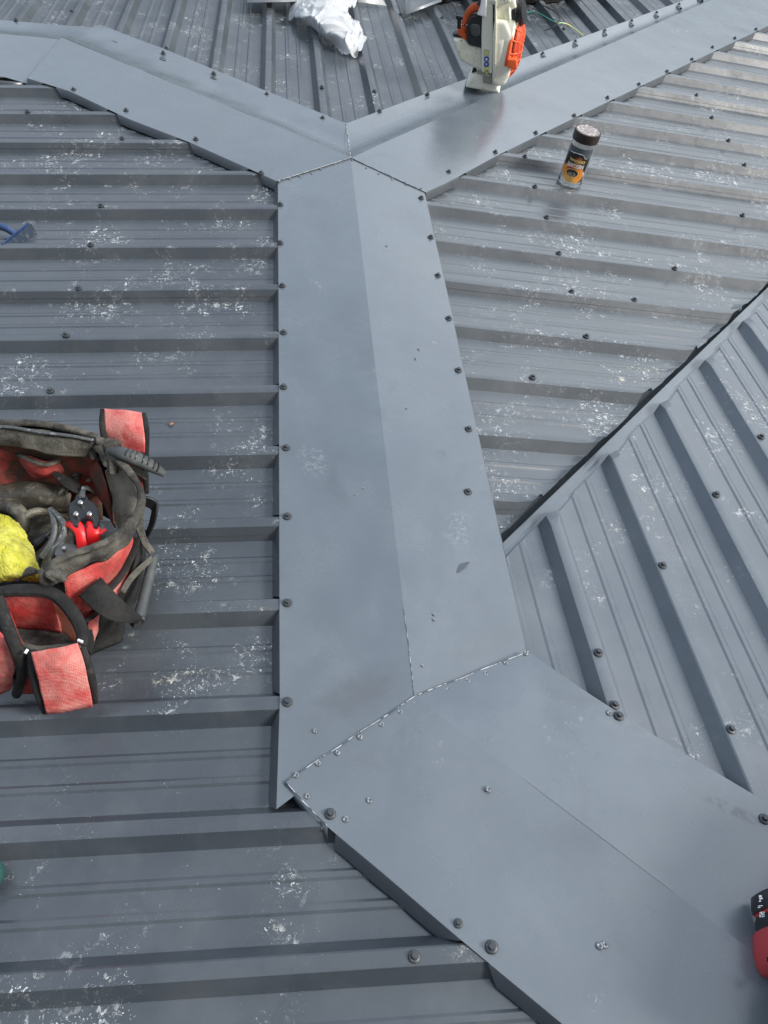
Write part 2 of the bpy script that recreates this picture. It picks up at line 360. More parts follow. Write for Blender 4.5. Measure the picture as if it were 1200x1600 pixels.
def prism(name, outline, y0, y1, mat, parent=None, bev=.004, seg=3, mat4=None):
    """outline in local x,z pushed from y0 to y1, edges rounded"""
    bm = bmesh.new()
    a = [bm.verts.new((x, y0, z)) for x, z in outline]; b = [bm.verts.new((x, y1, z)) for x, z in outline]
    n = len(a)
    bm.faces.new(a); bm.faces.new(b[::-1])
    for i in range(n): bm.faces.new((a[i], b[i], b[(i + 1) % n], a[(i + 1) % n]))
    bmesh.ops.recalc_face_normals(bm, faces=bm.faces)
    if bev: bmesh.ops.bevel(bm, geom=[e for e in bm.edges], offset=bev, segments=seg, affect='EDGES', profile=.6, clamp_overlap=True)
    if mat4 is not None: bm.transform(mat4)
    return link(name, bm, mat, parent, ang=50)
def box_bm(bm, c, s, rot=None):
    m = Matrix.Translation(c) @ (rot.to_4x4() if rot else Matrix.Identity(4)) @ Matrix.Diagonal((*s, 1))
    return bmesh.ops.create_cube(bm, size=1, matrix=m)

# ------------------------------------------------------------------ ground
bm = bmesh.new(); bmesh.ops.create_grid(bm, x_segments=8, y_segments=8, size=400)
g = link('ground', bm, simple('dry_ground', (.07, .075, .05), .9, nscale=.6, dirt=(.08, .1, .04), dscale=.08), None); g.location.z = -3.6; g['kind'] = 'structure'

# ------------------------------------------------------------------ roof
roof = thing('metal_roof', 'dark blue-grey ribbed steel roof with smooth folded ridge caps that everything lies on', 'roof')
def profile(ph, t0, t1, laps, lapmod=4, lapside=-1):
    """(t, z) points across the ribs"""
    out = []; n0 = math.floor((t0 - ph) / P_) - 1; n1 = math.ceil((t1 - ph) / P_) + 1
    for n in range(n0, n1 + 1):
        c = ph + n * P_; lap = (n % lapmod) == laps
        r = .0022
        sl = (CB - CA) / HT                                   # side slope
        pts = [(-CB - r, 0), (-CB + r * .3, .0006), (-CB + r * .8, .0022), (-CA - r * .7, HT - .0022), (-CA - r * .2, HT - .0006), (-CA + r, HT)]
        if lap:                                             # the next sheet lies over this rib and stops half way down its near side
            e = .0011; mx_ = -lerp(CA, CB, .55); mz_ = HT * .45
            pts = [(-CB - r, 0), (-CB + r * .3, .0006), (-CB + r * .8, .0022), (mx_ + .0002, mz_ - .0002), (mx_ - e, mz_ + .0003), (-CA - r * .7 - e, HT - .0022 + e * .3), (-CA - r * .2 - e * .4, HT - .0006 + e), (-CA + r, HT + e)]
        right = [(CA - r, HT), (CA + r * .2, HT - .0006), (CA + r * .7, HT - .0022), (CB - r * .8, .0022), (CB - r * .3, .0006), (CB + r, 0)]
        if lap: right[0] = (CA - r, HT + .0011)
        if lapside > 0: pts, right = [(-a, b) for a, b in right][::-1], [(-a, b) for a, b in pts][::-1]
        pts = pts + right
        pan = P_ - 2 * CB
        for k in (1, 2):                                    # two stiffening swages in each pan
            m_ = CB + pan * k / 3
            pts += [(m_ - .0075, 0), (m_ - .0035, .0019), (m_ + .0035, .0019), (m_ + .0075, 0)]
        out += [(c + a, b) for a, b in pts]
    return [q for q in out if t0 <= q[0] <= t1]
def sheet(name, pl, axis, ph, t0, t1, fs, fe, mat, laps=2, step=.045, ragged=None, lapside=-1):
    """ribbed sheet; axis = way the ribs run, fs/fe give both ends of every line of the profile"""
    pr_ = profile(ph, t0, t1, laps, lapside=lapside); bm = bmesh.new(); prev = None
    nmax = max(4, int(max(abs(fe(t) - fs(t)) for t, z in pr_) / step))
    for t, z in pr_:
        s0, s1 = fs(t), fe(t); row = []
        if s1 - s0 < .004: prev = None; continue
        for k in range(nmax + 1):
            s = lerp(s0, s1, k / nmax)
            x, y = (s, t) if axis == 'x' else (t, s)
            zz = pz(pl, x, y) + z
            w_ = .0008 * noise.noise(Vector((x * 3.1, y * 11, 3.3))) + .0004 * noise.noise(Vector((x * 9, y * 9, 9)))
            if ragged: zz += ragged(x, y, z)
            row.append(bm.verts.new((x, y, zz + w_ * (1 if z < .003 else .4))))
        if prev:
            for k in range(nmax): bm.faces.new((prev[k], prev[k + 1], row[k + 1], row[k]))
        prev = row
    bmesh.ops.recalc_face_normals(bm, faces=bm.faces)
    if sum(f.normal.z for f in bm.faces) < 0: bmesh.ops.reverse_faces(bm, faces=bm.faces)
    o = link(name, bm, mat, roof, ang=14)
    sm = o.modifiers.new('thickness', 'SOLIDIFY'); sm.thickness = .0007; sm.offset = -1
    crisp(o)
    return o
def jag(t, k=1.): return noise.noise(Vector((t * 7, 1.7, 0))) * .012 * k + noise.noise(Vector((t * 31, 4.1, 0))) * .010 * k + noise.noise(Vector((t * 90, 7, 0))) * .004 * k
G = .05
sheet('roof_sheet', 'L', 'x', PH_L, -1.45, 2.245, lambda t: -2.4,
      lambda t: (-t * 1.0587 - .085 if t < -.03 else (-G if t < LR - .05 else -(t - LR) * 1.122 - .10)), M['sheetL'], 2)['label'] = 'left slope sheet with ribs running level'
VALR, VAL2 = .1310, .0865
def rag_r(x, y, z):                                         # torn, curled-up cut end along the valley
    e = (y - VALR) - x
    k = max(0, 1 - e / .05)
    return k ** 3 * (.003 + .016 * abs(noise.noise(Vector((x * 9, y * 9, 2)))))
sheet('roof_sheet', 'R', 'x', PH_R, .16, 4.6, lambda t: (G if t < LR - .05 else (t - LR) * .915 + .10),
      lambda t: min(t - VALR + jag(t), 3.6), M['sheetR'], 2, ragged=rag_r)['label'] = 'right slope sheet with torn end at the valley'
def rag_2(x, y, z):
    e = (x + VAL2) - y; k = max(0, 1 - e / .03)
    return -k * z * .35
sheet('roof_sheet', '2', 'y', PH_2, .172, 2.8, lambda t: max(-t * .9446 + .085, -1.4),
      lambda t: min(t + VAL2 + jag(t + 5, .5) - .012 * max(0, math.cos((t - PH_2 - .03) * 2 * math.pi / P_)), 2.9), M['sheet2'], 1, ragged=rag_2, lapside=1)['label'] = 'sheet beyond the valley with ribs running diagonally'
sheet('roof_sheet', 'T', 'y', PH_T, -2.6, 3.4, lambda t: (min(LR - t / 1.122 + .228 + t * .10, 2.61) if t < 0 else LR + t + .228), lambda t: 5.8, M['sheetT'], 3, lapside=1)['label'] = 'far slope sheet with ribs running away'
# valley gutter
bm = bmesh.new(); prev = None
for i in range(61):
    s = lerp(.13, 2.6, i / 60); row = []
    for o_, dz in ((.03, -.003), (.07, -.0036), (.088, -.0042), (.104, -.0052), (.1225, -.0042), (.126, -.022), (.19, -.027)):
        x = s; y = s + o_
        row.append(bm.verts.new((x, y, max(pz('R', x, y), pz('2', x, y)) * 0 + min(pz('R', x, y), pz('2', x, y)) + dz + .0012 * noise.noise(Vector((x * 6, y * 6, 0))))))
    if prev:
        for k in range(6): bm.faces.new((prev[k], prev[k + 1], row[k + 1], row[k]))
    prev = row
bmesh.ops.recalc_face_normals(bm, faces=bm.faces)
crisp(link('valley_gutter', bm, M['cap'], roof, ang=6), 20)

# caps -----------------------------------------------------------------
def avgz(pls, x, y): return sum(pz(p, x, y) for p in pls) / len(pls)
def wing(E, Cr, raise_=0., curve=0., ex=1.12, n=60, m=10, name='ridge_cap', seed=0, mat='cap', dent=.0012, parent=None, flipside=False):
    """one side of a folded cap: E = eave edge points, Cr = crease points (3-D)"""
    bm = bmesh.new(); prev = None
    for i in range(n + 1):
        a = sample(E, i / n); b = sample(Cr, i / n); row = []
        for j in range(m + 1):
            t = j / m; p = a.lerp(b, t)
            dz = raise_ - curve * math.sin(math.pi * t ** ex)
            dz += dent * (1.6 * noise.noise(Vector((p.x * 3 + seed, p.y * 3, 1))) + .4 * noise.noise(Vector((p.x * 11, p.y * 11, seed)))) * math.sin(math.pi * min(1, .12 + t * .8))
            row.append(bm.verts.new(p + Vector((0, 0, dz))))
        if prev:
            for j in range(m): bm.faces.new((prev[j], prev[j + 1], row[j + 1], row[j]))
        prev = row
    bmesh.ops.recalc_face_normals(bm, faces=bm.faces)
    if sum(f.normal.z for f in bm.faces) < 0: bmesh.ops.reverse_faces(bm, faces=bm.faces)
    return bm
EZ = HT + .0022
def e3(pl, pts, h=EZ): return [Vector((x, y, pz(pl, x, y) + h)) for x, y in pts]
def joincap(name, bms, mat=None, label=None):
    bm = bmesh.new()
    for b in bms:
        me = bpy.data.meshes.new('t'); b.to_mesh(me); b.free(); bm.from_mesh(me); bpy.data.meshes.remove(me)
    bmesh.ops.remove_doubles(bm, verts=bm.verts, dist=.0004)
    o = link(name, bm, mat or M['cap'], roof, ang=3.2 if False else 4)
    s = o.modifiers.new('thickness', 'SOLIDIFY'); s.thickness = .0008; s.offset = -1; crisp(o)
    if label: o['label'] = label
    return o
A3 = Vector((0, 0, ZC)); B3 = Vector((0, LR, ZC))
main_c = [Vector((0, -.012, ZC)), Vector((0, LR + .01, ZC))]
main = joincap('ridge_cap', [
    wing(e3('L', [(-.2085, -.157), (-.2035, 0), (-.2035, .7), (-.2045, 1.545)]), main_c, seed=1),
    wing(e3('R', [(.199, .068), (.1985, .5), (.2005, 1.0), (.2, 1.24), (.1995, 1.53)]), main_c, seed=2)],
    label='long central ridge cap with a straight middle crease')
# cap over the upward hip at the near right
h2c = [Vector((0, 0, ZC)), Vector((.9, -.9 * SL / S2, .9 * SL + ZC))]
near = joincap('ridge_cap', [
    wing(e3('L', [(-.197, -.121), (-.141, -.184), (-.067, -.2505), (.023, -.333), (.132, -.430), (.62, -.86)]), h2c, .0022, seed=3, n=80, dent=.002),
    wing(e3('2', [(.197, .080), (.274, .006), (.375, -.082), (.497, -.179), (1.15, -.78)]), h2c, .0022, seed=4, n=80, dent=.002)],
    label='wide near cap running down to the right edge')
# hip going away to the left, then a ridge going left
hlc = [Vector((0, LR, ZC)), Vector((-.10, LR + .087, avgz('LT', -.10, LR + .087) + ZC + .003)), Vector((-.93, 2.456, avgz('LT', -.93, 2.456) + ZC + .003))]
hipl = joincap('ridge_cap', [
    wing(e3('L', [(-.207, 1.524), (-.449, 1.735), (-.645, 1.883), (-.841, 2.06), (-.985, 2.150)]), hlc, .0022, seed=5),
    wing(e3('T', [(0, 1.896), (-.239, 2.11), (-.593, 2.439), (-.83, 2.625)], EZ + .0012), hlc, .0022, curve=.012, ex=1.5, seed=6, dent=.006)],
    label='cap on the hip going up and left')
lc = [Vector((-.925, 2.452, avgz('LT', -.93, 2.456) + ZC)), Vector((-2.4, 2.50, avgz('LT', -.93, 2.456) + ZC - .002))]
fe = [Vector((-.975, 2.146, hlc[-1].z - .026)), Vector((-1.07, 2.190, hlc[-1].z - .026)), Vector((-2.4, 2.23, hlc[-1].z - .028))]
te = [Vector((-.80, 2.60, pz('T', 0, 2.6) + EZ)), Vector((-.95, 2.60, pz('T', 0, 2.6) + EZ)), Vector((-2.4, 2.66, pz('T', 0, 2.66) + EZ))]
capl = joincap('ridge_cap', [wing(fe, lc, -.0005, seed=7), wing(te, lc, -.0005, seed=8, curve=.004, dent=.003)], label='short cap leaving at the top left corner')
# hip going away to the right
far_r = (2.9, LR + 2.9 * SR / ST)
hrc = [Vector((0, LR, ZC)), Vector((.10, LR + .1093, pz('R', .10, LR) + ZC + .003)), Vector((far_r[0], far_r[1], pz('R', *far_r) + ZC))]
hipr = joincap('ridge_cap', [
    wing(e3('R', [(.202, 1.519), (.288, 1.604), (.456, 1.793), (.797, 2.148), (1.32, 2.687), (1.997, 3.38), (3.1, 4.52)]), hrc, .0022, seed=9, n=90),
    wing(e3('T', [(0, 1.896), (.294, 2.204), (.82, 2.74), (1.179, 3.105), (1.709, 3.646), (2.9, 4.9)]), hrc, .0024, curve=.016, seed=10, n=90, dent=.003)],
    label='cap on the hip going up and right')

# folded lips between the ribs
def lips(edge, pl, ph, n0, n1, out, top=EZ, name='cap_fold', flare=.007, drop=.0225, side=-1, raise_=0.):
    """edge: polyline in plan; a fold hangs from it in every pan between rib n and n+1 of the plane (ribs run along x)"""
    bm = bmesh.new()
    def at(y):
        for (x0, y0), (x1, y1) in zip(edge, edge[1:]):
            if min(y0, y1) - 1e-9 <= y <= max(y0, y1) + 1e-9: return lerp(x0, x1, (y - y0) / (y1 - y0))
        (x0, y0), (x1, y1) = (edge[0], edge[1]) if abs(y - edge[0][1]) < abs(y - edge[-1][1]) else (edge[-2], edge[-1])
        return lerp(x0, x1, (y - y0) / (y1 - y0))
    o_ = Vector(out).normalized()
    for n in range(n0, n1):
        ya = ph + n * P_ + CA + .0035; yb = ph + (n + 1) * P_ - CA - .0035
        yc = ph + n * P_ + CB + .002; yd = ph + (n + 1) * P_ - CB - .002
        ymax = max(edge[0][1], edge[-1][1]); ymin = min(edge[0][1], edge[-1][1])
        ya, yc = max(ya, ymin), max(yc, ymin); yb, yd = min(yb, ymax), min(yd, ymax)
        if yb - ya < .02: continue
        K = 8; prev = None
        for k in range(K + 1):
            yt = lerp(ya, yb, k / K); yo = lerp(yc, yd, k / K)
            xt, xo = at(yt), at(yo); zt = pz(pl, xt, yt) + top - .0003 + raise_
            w1 = .0015 * noise.noise(Vector((xo * 20, yo * 20, n)))
            f_ = flare + w1
            bx, by = xo + o_.x * f_, yo + o_.y * f_
            v = [bm.verts.new((xt, yt, zt)), bm.verts.new((xt + o_.x * .0012, yt + o_.y * .0012, zt - .0012)), bm.verts.new((bx, by, pz(pl, bx, by) + top - drop + raise_ + abs(w1)))]
            if prev:
                for j in range(2): bm.faces.new((prev[j], prev[j + 1], v[j + 1], v[j]))
            prev = v
    bmesh.ops.recalc_face_normals(bm, faces=bm.faces)
    o = link(name, bm, M['lip'], None, ang=50); s = o.modifiers.new('thickness', 'SOLIDIFY'); s.thickness = .0008; s.offset = 0; crisp(o)
    return o
def kid(o, par): o.parent = par; return o
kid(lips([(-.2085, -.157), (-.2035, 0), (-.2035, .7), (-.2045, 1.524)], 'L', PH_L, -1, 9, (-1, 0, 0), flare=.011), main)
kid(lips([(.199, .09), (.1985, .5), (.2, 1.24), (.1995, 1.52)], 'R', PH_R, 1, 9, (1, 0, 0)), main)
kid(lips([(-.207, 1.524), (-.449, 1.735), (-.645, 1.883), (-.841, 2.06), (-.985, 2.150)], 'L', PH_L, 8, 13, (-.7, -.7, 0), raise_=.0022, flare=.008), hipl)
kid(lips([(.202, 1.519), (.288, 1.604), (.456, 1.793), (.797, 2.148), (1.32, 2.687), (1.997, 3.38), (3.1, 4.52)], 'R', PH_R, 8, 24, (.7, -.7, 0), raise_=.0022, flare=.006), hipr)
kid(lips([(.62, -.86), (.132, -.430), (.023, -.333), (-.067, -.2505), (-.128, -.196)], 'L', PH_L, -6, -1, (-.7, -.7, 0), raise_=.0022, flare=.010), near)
# fold of the left-going ridge
bm = bmesh.new(); prev = None
for i in range(30):
    t = i / 29; x = lerp(-1.005, -2.4, t); y = lerp(2.160, 2.23, t); z = fe[1].z - .0008
    v = [bm.verts.new((x, y, z)), bm.verts.new((x - .002, y - .006, z - .022))]
    if prev: bm.faces.new((prev[0], prev[1], v[1], v[0]))
    prev = v
kid(link('cap_fold', bm, M['lip'], None), capl).modifiers.new('t', 'SOLIDIFY').thickness = .0008
# a flap bent at the corner by the near cap
c0 = P(500, 1283, 'L', EZ + .003); c1 = P(512, 1290, 'L', EZ + .003); c2 = P(513, 1316, 'L', .006); c3 = P(505, 1306, 'L', .008)
bm = bmesh.new(); bm.faces.new([bm.verts.new(c) for c in (c0, c1, c2, c3)])
kid(link('corner_flap', bm, M['lip'], None), near).modifiers.new('t', 'SOLIDIFY').thickness = .0008
cs = [P(444, 1223, 'L', EZ + .0028), P(475, 1253, 'L', EZ + .003), P(508, 1287, 'L', EZ + .003), P(503, 1300, 'L', .017), P(470, 1262, 'L', .016), P(447, 1234, 'L', .019)]
bm = bmesh.new(); vv = [bm.verts.new(c) for c in cs]; bm.faces.new((vv[0], vv[1], vv[4], vv[5])); bm.faces.new((vv[1], vv[2], vv[3], vv[4]))
kid(link('corner_flap', bm, M['cap'], None), near).modifiers.new('t', 'SOLIDIFY').thickness = .0008

# bare cut edges along the seams
def strip(pts, w, par, name='cut_edge', up=.0014, mat='cut'):
    bm = bmesh.new(); prev = None; n = 70
    for i in range(n + 1):
        p = sample(pts, i / n); q = sample(pts, min(1, i / n + .01)) - sample(pts, max(0, i / n - .01)); s = q.cross(Vector((0, 0, 1))).normalized()
        ww = w * .62 * (.7 + .6 * noise.noise(p * 60)); off = s * .0012 * noise.noise(p * 25)
        v = [bm.verts.new(p + off + s * ww + Vector((0, 0, up))), bm.verts.new(p + off - s * ww + Vector((0, 0, up * .9)))]
        if prev: bm.faces.new((prev[0], prev[1], v[1], v[0]))
        prev = v
    bmesh.ops.recalc_face_normals(bm, faces=bm.faces)
    o = link(name, bm, M[mat], None); o.modifiers.new('t', 'SOLIDIFY').thickness = .0007; o.parent = par; return o
Z2 = EZ + .0022
strip([Vector((-.197, -.121, pz('L', -.197, 0) + Z2)), A3 + Vector((0, 0, .0022))], .0009, near)
strip([A3 + Vector((0, 0, .0022)), Vector((.197, .080, pz('2', 0, .08) + Z2))], .0009, near)
strip([Vector((-.197, -.121, pz('L', -.197, 0) + Z2)), Vector((-.141, -.184, pz('L', -.141, 0) + Z2))], .0011, near)
strip([Vector((-.207, 1.524, pz('L', -.207, 0) + Z2)), B3 + Vector((0, 0, .0022))], .0011, hipl)
strip([B3 + Vector((0, 0, .0022)), Vector((.202, 1.519, pz('R', .202, 0) + Z2))], .0006, hipr)
strip([B3 + Vector((0, 0, .0012)), Vector((0, 1.70, B3.z - .004)), Vector((0, 1.896, pz('T', 0, 1.896) + Z2))], .0022, hipr, up=.0026)
strip([A3 + Vector((0, .002, -.0004)), Vector((0, .16, ZC - .0004))], .0006, main)

# screws ------------------------------------------------------------------
def screw_mesh():
    bm = bmesh.new()
    def ring(prof, seg, mi):
        rings = [[bm.verts.new((r * math.cos(2 * math.pi * j / seg), r * math.sin(2 * math.pi * j / seg), z)) for j in range(seg)] for r, z in prof]
        for a, b in zip(rings, rings[1:]):
            for j in range(seg): bm.faces.new((a[j], a[(j + 1) % seg], b[(j + 1) % seg], b[j])).material_index = mi
        bm.faces.new(rings[-1]).material_index = mi
    ring([(.0078, 0), (.0080, .0012), (.0070, .0018)], 20, 1)
    ring([(.0072, .0016), (.0072, .0024), (.0050, .0031)], 20, 0)
    ring([(.0041, .0029), (.0043, .0033), (.0043, .0072), (.0038, .0078)], 6, 0)
    me = bpy.data.meshes.new('screw'); bm.to_mesh(me); bm.free(); me.materials.append(M['screw']); me.materials.append(M['washer']); me.shade_flat(); return me
def rivet_mesh():
    bm = bmesh.new(); seg = 16; rings = [[bm.verts.new((r * math.cos(2 * math.pi * j / seg), r * math.sin(2 * math.pi * j / seg), z)) for j in range(seg)]
        for r, z in ((.0042, 0), (.0041, .0006), (.0032, .0012), (.0013, .0015), (.0011, .0006))]
    for a, b in zip(rings, rings[1:]):
        for j in range(seg): bm.faces.new((a[j], a[(j + 1) % seg], b[(j + 1) % seg], b[j]))
    bm.faces.new(rings[-1]); me = bpy.data.meshes.new('rivet'); bm.to_mesh(me); bm.free(); me.materials.append(M['rivet']); me.shade_smooth(); return me
SM, RM = screw_mesh(), rivet_mesh()
def normal_of(pl): c = PLANE[pl]; return Vector((-c[1], -c[2], 1)).normalized()
def put(me, name, u, v, pl, h, sc=1., parent=None, tilt=.06):
    p = P(u, v, pl, h); o = bpy.data.objects.new(name, me); C.objects.link(o); o.parent = parent or roof
    nn = (normal_of(pl) + Vector((random.uniform(-tilt, tilt), random.uniform(-tilt, tilt), 0))).normalized()
    q = Vector((0, 0, 1)).rotation_difference(nn) @ Matrix.Rotation(random.uniform(0, 3), 3, 'Z').to_quaternion()
    o.location = p; o.rotation_mode = 'QUATERNION'; o.rotation_quaternion = q; o.scale = (sc,) * 3
    return o
SH = EZ + .0006
for u, v in ((438, 320), (438, 380), (441, 447), (443, 520), (443, 605), (447, 700), (449, 807), (449, 942), (449, 1097)): put(SM, 'screw', u, v, 'L', SH, parent=main)
for u, v in ((658, 310), (673, 371), (684, 431), (701, 498), (716, 579), (732, 671), (731, 769)): put(SM, 'screw', u, v, 'R', SH, parent=main)
for u, v in ((408, 271), (306, 218), (197, 173), (115, 140)): put(SM, 'screw', u, v, 'L', SH + .0022, parent=hipl)
for u, v in ((701, 269), (774, 238), (837, 208), (897, 181), (949, 153), (998, 132), (1042, 112), (1081, 93), (1113, 74), (1148, 60), (1181, 46)): put(SM, 'screw', u, v, 'R', SH + .0022, parent=hipr)
for u, v in ((25, 32),): put(SM, 'screw', u, v, 'T', SH, parent=capl)
for u, v in ((255, 83), (334, 115), (417, 148), (504, 185)): put(SM, 'screw', u, v, 'T', SH + .0016, parent=hipl)
for u, v in ((593, 174), (668, 148), (737, 124), (848, 84), (899, 65), (945, 48), (987, 33), (1026, 20), (1061, 7)): put(SM, 'screw', u, v, 'T', SH + .002, parent=hipr)
for u, v, s_ in ((516, 1272, 1), (768, 1480, 1.05), (716, 1443, .75)): put(SM, 'screw', u, v, 'L', SH + .0022, s_, parent=near)
for u, v in ((967, 1119), (1194, 1280)): put(SM, 'screw', u, v, '2', SH + .0022, parent=near)
for u, v in ((158, 322), (142, 383), (123, 451), (103, 524), (79, 611), (191, 217), (43, 175), (647, 1495)): put(SM, 'screw', u, v, 'L', HT + .0012)
for u, v in ((854, 340), (873, 396), (893, 456), (916, 526), (832, 590), (991, 469), (1054, 420), (836, 292), (820, 245), (1163, 258), (1138, 220), (1112, 184), (1088, 149), (1160, 337)): put(SM, 'screw', u, v, 'R', HT + .0012)
for u, v in ((935, 1020), (1142, 1140), (1035, 884), (1119, 773), (1189, 683), (960, 1102)): put(SM, 'screw', u, v, '2', HT + .0012)
for u, v in ((260, 76), (503, 137), (585, 143), (626, 22), (691, 28), (112, 18), (881, 45)): put(SM, 'screw', u, v, 'T', HT + .0014)
for u, v in ((480, 1244), (463, 1211), (497, 1193), (527, 1176), (562, 1152), (596, 1132), (625, 1112), (649, 1098)): put(RM, 'rivet', u, v, 'L', Z2 + .001, parent=near)
for u, v in ((673, 1087), (700, 1076), (731, 1063), (759, 1052), (790, 1036), (821, 1021)): put(RM, 'rivet', u, v, '2', Z2 + .001, parent=near)
for u, v in ((577, 1250), (540, 1280), (945, 1476), (937, 1478)): put(RM, 'rivet', u, v, 'L', Z2 + .0012, 1.1, parent=near)
for u, v in ((763, 1233), (952, 1114)): put(RM, 'rivet', u, v, '2', Z2 + .0008, 1.1, parent=near)
for u, v in ((436, 283), (453, 279), (469, 275), (487, 270), (501, 264), (522, 256), (550, 250)): put(RM, 'rivet', u, v, 'L', Z2 + .001, .75, parent=hipl)
for u, v in ((572, 262), (592, 271), (613, 279), (635, 287), (658, 294)): put(RM, 'rivet', u, v, 'R', Z2 + .001, .75, parent=hipr)
for u, v in ((492, 1142), (568, 763), (556, 772)): put(RM, 'rivet', u, v, 'L', EZ + .0022, .8, parent=main)
for u, v in ((635, 638), (655, 545), (660, 1040), (678, 960), (678, 968), (650, 560), (604, 384)): put(RM, 'rivet', u, v, 'R', EZ + .003, .65, parent=main)

# ================================================================== things on the roof
def basis(origin, xdir, up):
    z = up.normalized(); x = (xdir - z * xdir.dot(z)).normalized(); y = z.cross(x)
    return Matrix.Translation(origin) @ Matrix((x, y, z)).transposed().to_4x4()
def disc_print(name, x, z, r, y, mat, parent, seg=20):
    bm = bmesh.new(); f = bm.faces.new([bm.verts.new((x + r * math.cos(2 * math.pi * k / seg), y, z + r * math.sin(2 * math.pi * k / seg))) for k in range(seg)])
    return link(name, bm, mat, parent)

# ---- jar ---------------------------------------------------------------
jb = P(889, 287, 'R', .0015); nR = normal_of('R')
jar = thing('coffee_jar', 'clear coffee jar with dark brown lid and an orange and black label printed upside down', 'jar')
view = Vector((jb.x - CAM.x, jb.y - CAM.y, 0)).normalized()
JM = basis(jb, Vector((view.y, -view.x, 0)), (nR + Vector((-.03, 0, 0))))
jar.matrix_world = JM
JR = .0365
lathe('jar_body', [(.030, .0), (.0355, .001), (.0372, .005), (.0368, .014), (.0358, .018), (JR, .024), (JR, .118), (.0352, .128), (.0325, .136), (.0318, .144),
                   (.0305, .144), (.031, .136), (.0338, .127), (JR - .0018, .117), (JR - .0018, .024), (.034, .016), (.034, .007), (.001, .006)], M['glass'], jar, caps=False)
lid = lathe('lid', [(.0330, .139), (.0385, .1395), (.0392, .142), (.0392, .162), (.0384, .1655), (.0350, .1668)], M['lid'], jar, caps=False)
lathe('lid_top', [(.0352, .1666), (.0345, .1662), (.030, .1662), (.0005, .1662)], M['lidtop'], lid, caps=False)
# label: black paper with orange mug picture, curved round the front
def front(a): return Vector((math.sin(a), -math.cos(a), 0))                       # a = 0 faces the camera
def label_patch(name, fn, mat, a0=-1.5, a1=1.5, nu=60, nv=40, z0=.02, z1=.12, rr=JR + .0004, parent=None):
    bm = bmesh.new(); uvl = None; grid = {}
    for i in range(nu + 1):
        for j in range(nv + 1):
            a = lerp(a0, a1, i / nu); z = lerp(z0, z1, j / nv)
            if fn(a, z): grid[i, j] = bm.verts.new(front(a) * rr + Vector((0, 0, z)))
    for i in range(nu):
        for j in range(nv):
            q = [grid.get(k) for k in ((i, j), (i + 1, j), (i + 1, j + 1), (i, j + 1))]
            if all(q): bm.faces.new(q)
    return link(name, bm, mat, parent or jar, ang=60)
m, nt_, b_ = newmat('jar_label_print')
oc = N(nt_, 'ShaderNodeTexCoord').outputs['Object']; sp = N(nt_, 'ShaderNodeSeparateXYZ'); nt_.links.new(oc, sp.inputs[0])
def rad(cx, cz, sx, sz):
    dx = math_(nt_, 'DIVIDE', math_(nt_, 'SUBTRACT', sp.outputs[0], cx), sx); dz = math_(nt_, 'DIVIDE', math_(nt_, 'SUBTRACT', sp.outputs[2], cz), sz)
    return math_(nt_, 'SQRT', math_(nt_, 'ADD', math_(nt_, 'MULTIPLY', dx, dx), math_(nt_, 'MULTIPLY', dz, dz)))
c = mixc(nt_, ramp(nt_, noise_(nt_, oc, 60, 3), .4, .7), (.012, .010, .010), (.03, .02, .018))
c = mixc(nt_, ramp(nt_, rad(-.004, .045, .036, .036), .86, 1.0, (1, 1, 1, 1), (0, 0, 0, 1)), c, (.78, .27, .035))     # mug
c = mixc(nt_, ramp(nt_, rad(-.004, .030, .030, .016), .5, 1.0, (1, 1, 1, 1), (0, 0, 0, 1)), c, (.90, .50, .12))
c = mixc(nt_, ramp(nt_, rad(-.010, .058, .018, .012), .6, 1.0, (1, 1, 1, 1), (0, 0, 0, 1)), c, (.42, .07, .015))
c = mixc(nt_, ramp(nt_, rad(-.003, .050, .0205, .0130), .95, 1.0, (1, 1, 1, 1), (0, 0, 0, 1)), c, (.90, .48, .15))
c = mixc(nt_, ramp(nt_, rad(-.003, .050, .0180, .0110), .95, 1.0, (1, 1, 1, 1), (0, 0, 0, 1)), c, (.02, .015, .02))
c = mixc(nt_, ramp(nt_, math_(nt_, 'MULTIPLY', ramp(nt_, noise_(nt_, oc, 420, 2), .52, .56), ramp(nt_, rad(-.003, .047, .014, .008), .8, 1.0, (1, 1, 1, 1), (0, 0, 0, 1))), .4, .6), c, (.75, .68, .45))
c = mixc(nt_, ramp(nt_, rad(.004, .088, .012, .016), .3, 1.0, (1, 1, 1, 1), (0, 0, 0, 1)), c, (.55, .17, .03))
nt_.links.new(c, b_.inputs['Base Color']); b_.inputs['Roughness'].default_value = .3
def LT(a): return .108 - .010 * math.exp(-((a - .62) / .22) ** 2) + .002 * math.cos(a * 3)
def lab(a, z):
    top = LT(a)
    bot = .0205 + (.028 * max(0, (-a - .45)) ** 1.2) + .004 * a * a
    return bot < z < top and -1.25 < a < 1.05
labp = label_patch('paper_label', lab, m, nu=90, nv=70)
label_patch('silver_label', lambda a, z: LT(a) + .0008 < z < .1265, simple('silver_grey_label', (.085, .10, .115), .35, dirt=(.05, .05, .06), dscale=220, d0=.55, d1=.62), a0=-1.2, a1=1.1, nu=60, nv=50, z0=.09, z1=.1265, rr=JR + .0006)
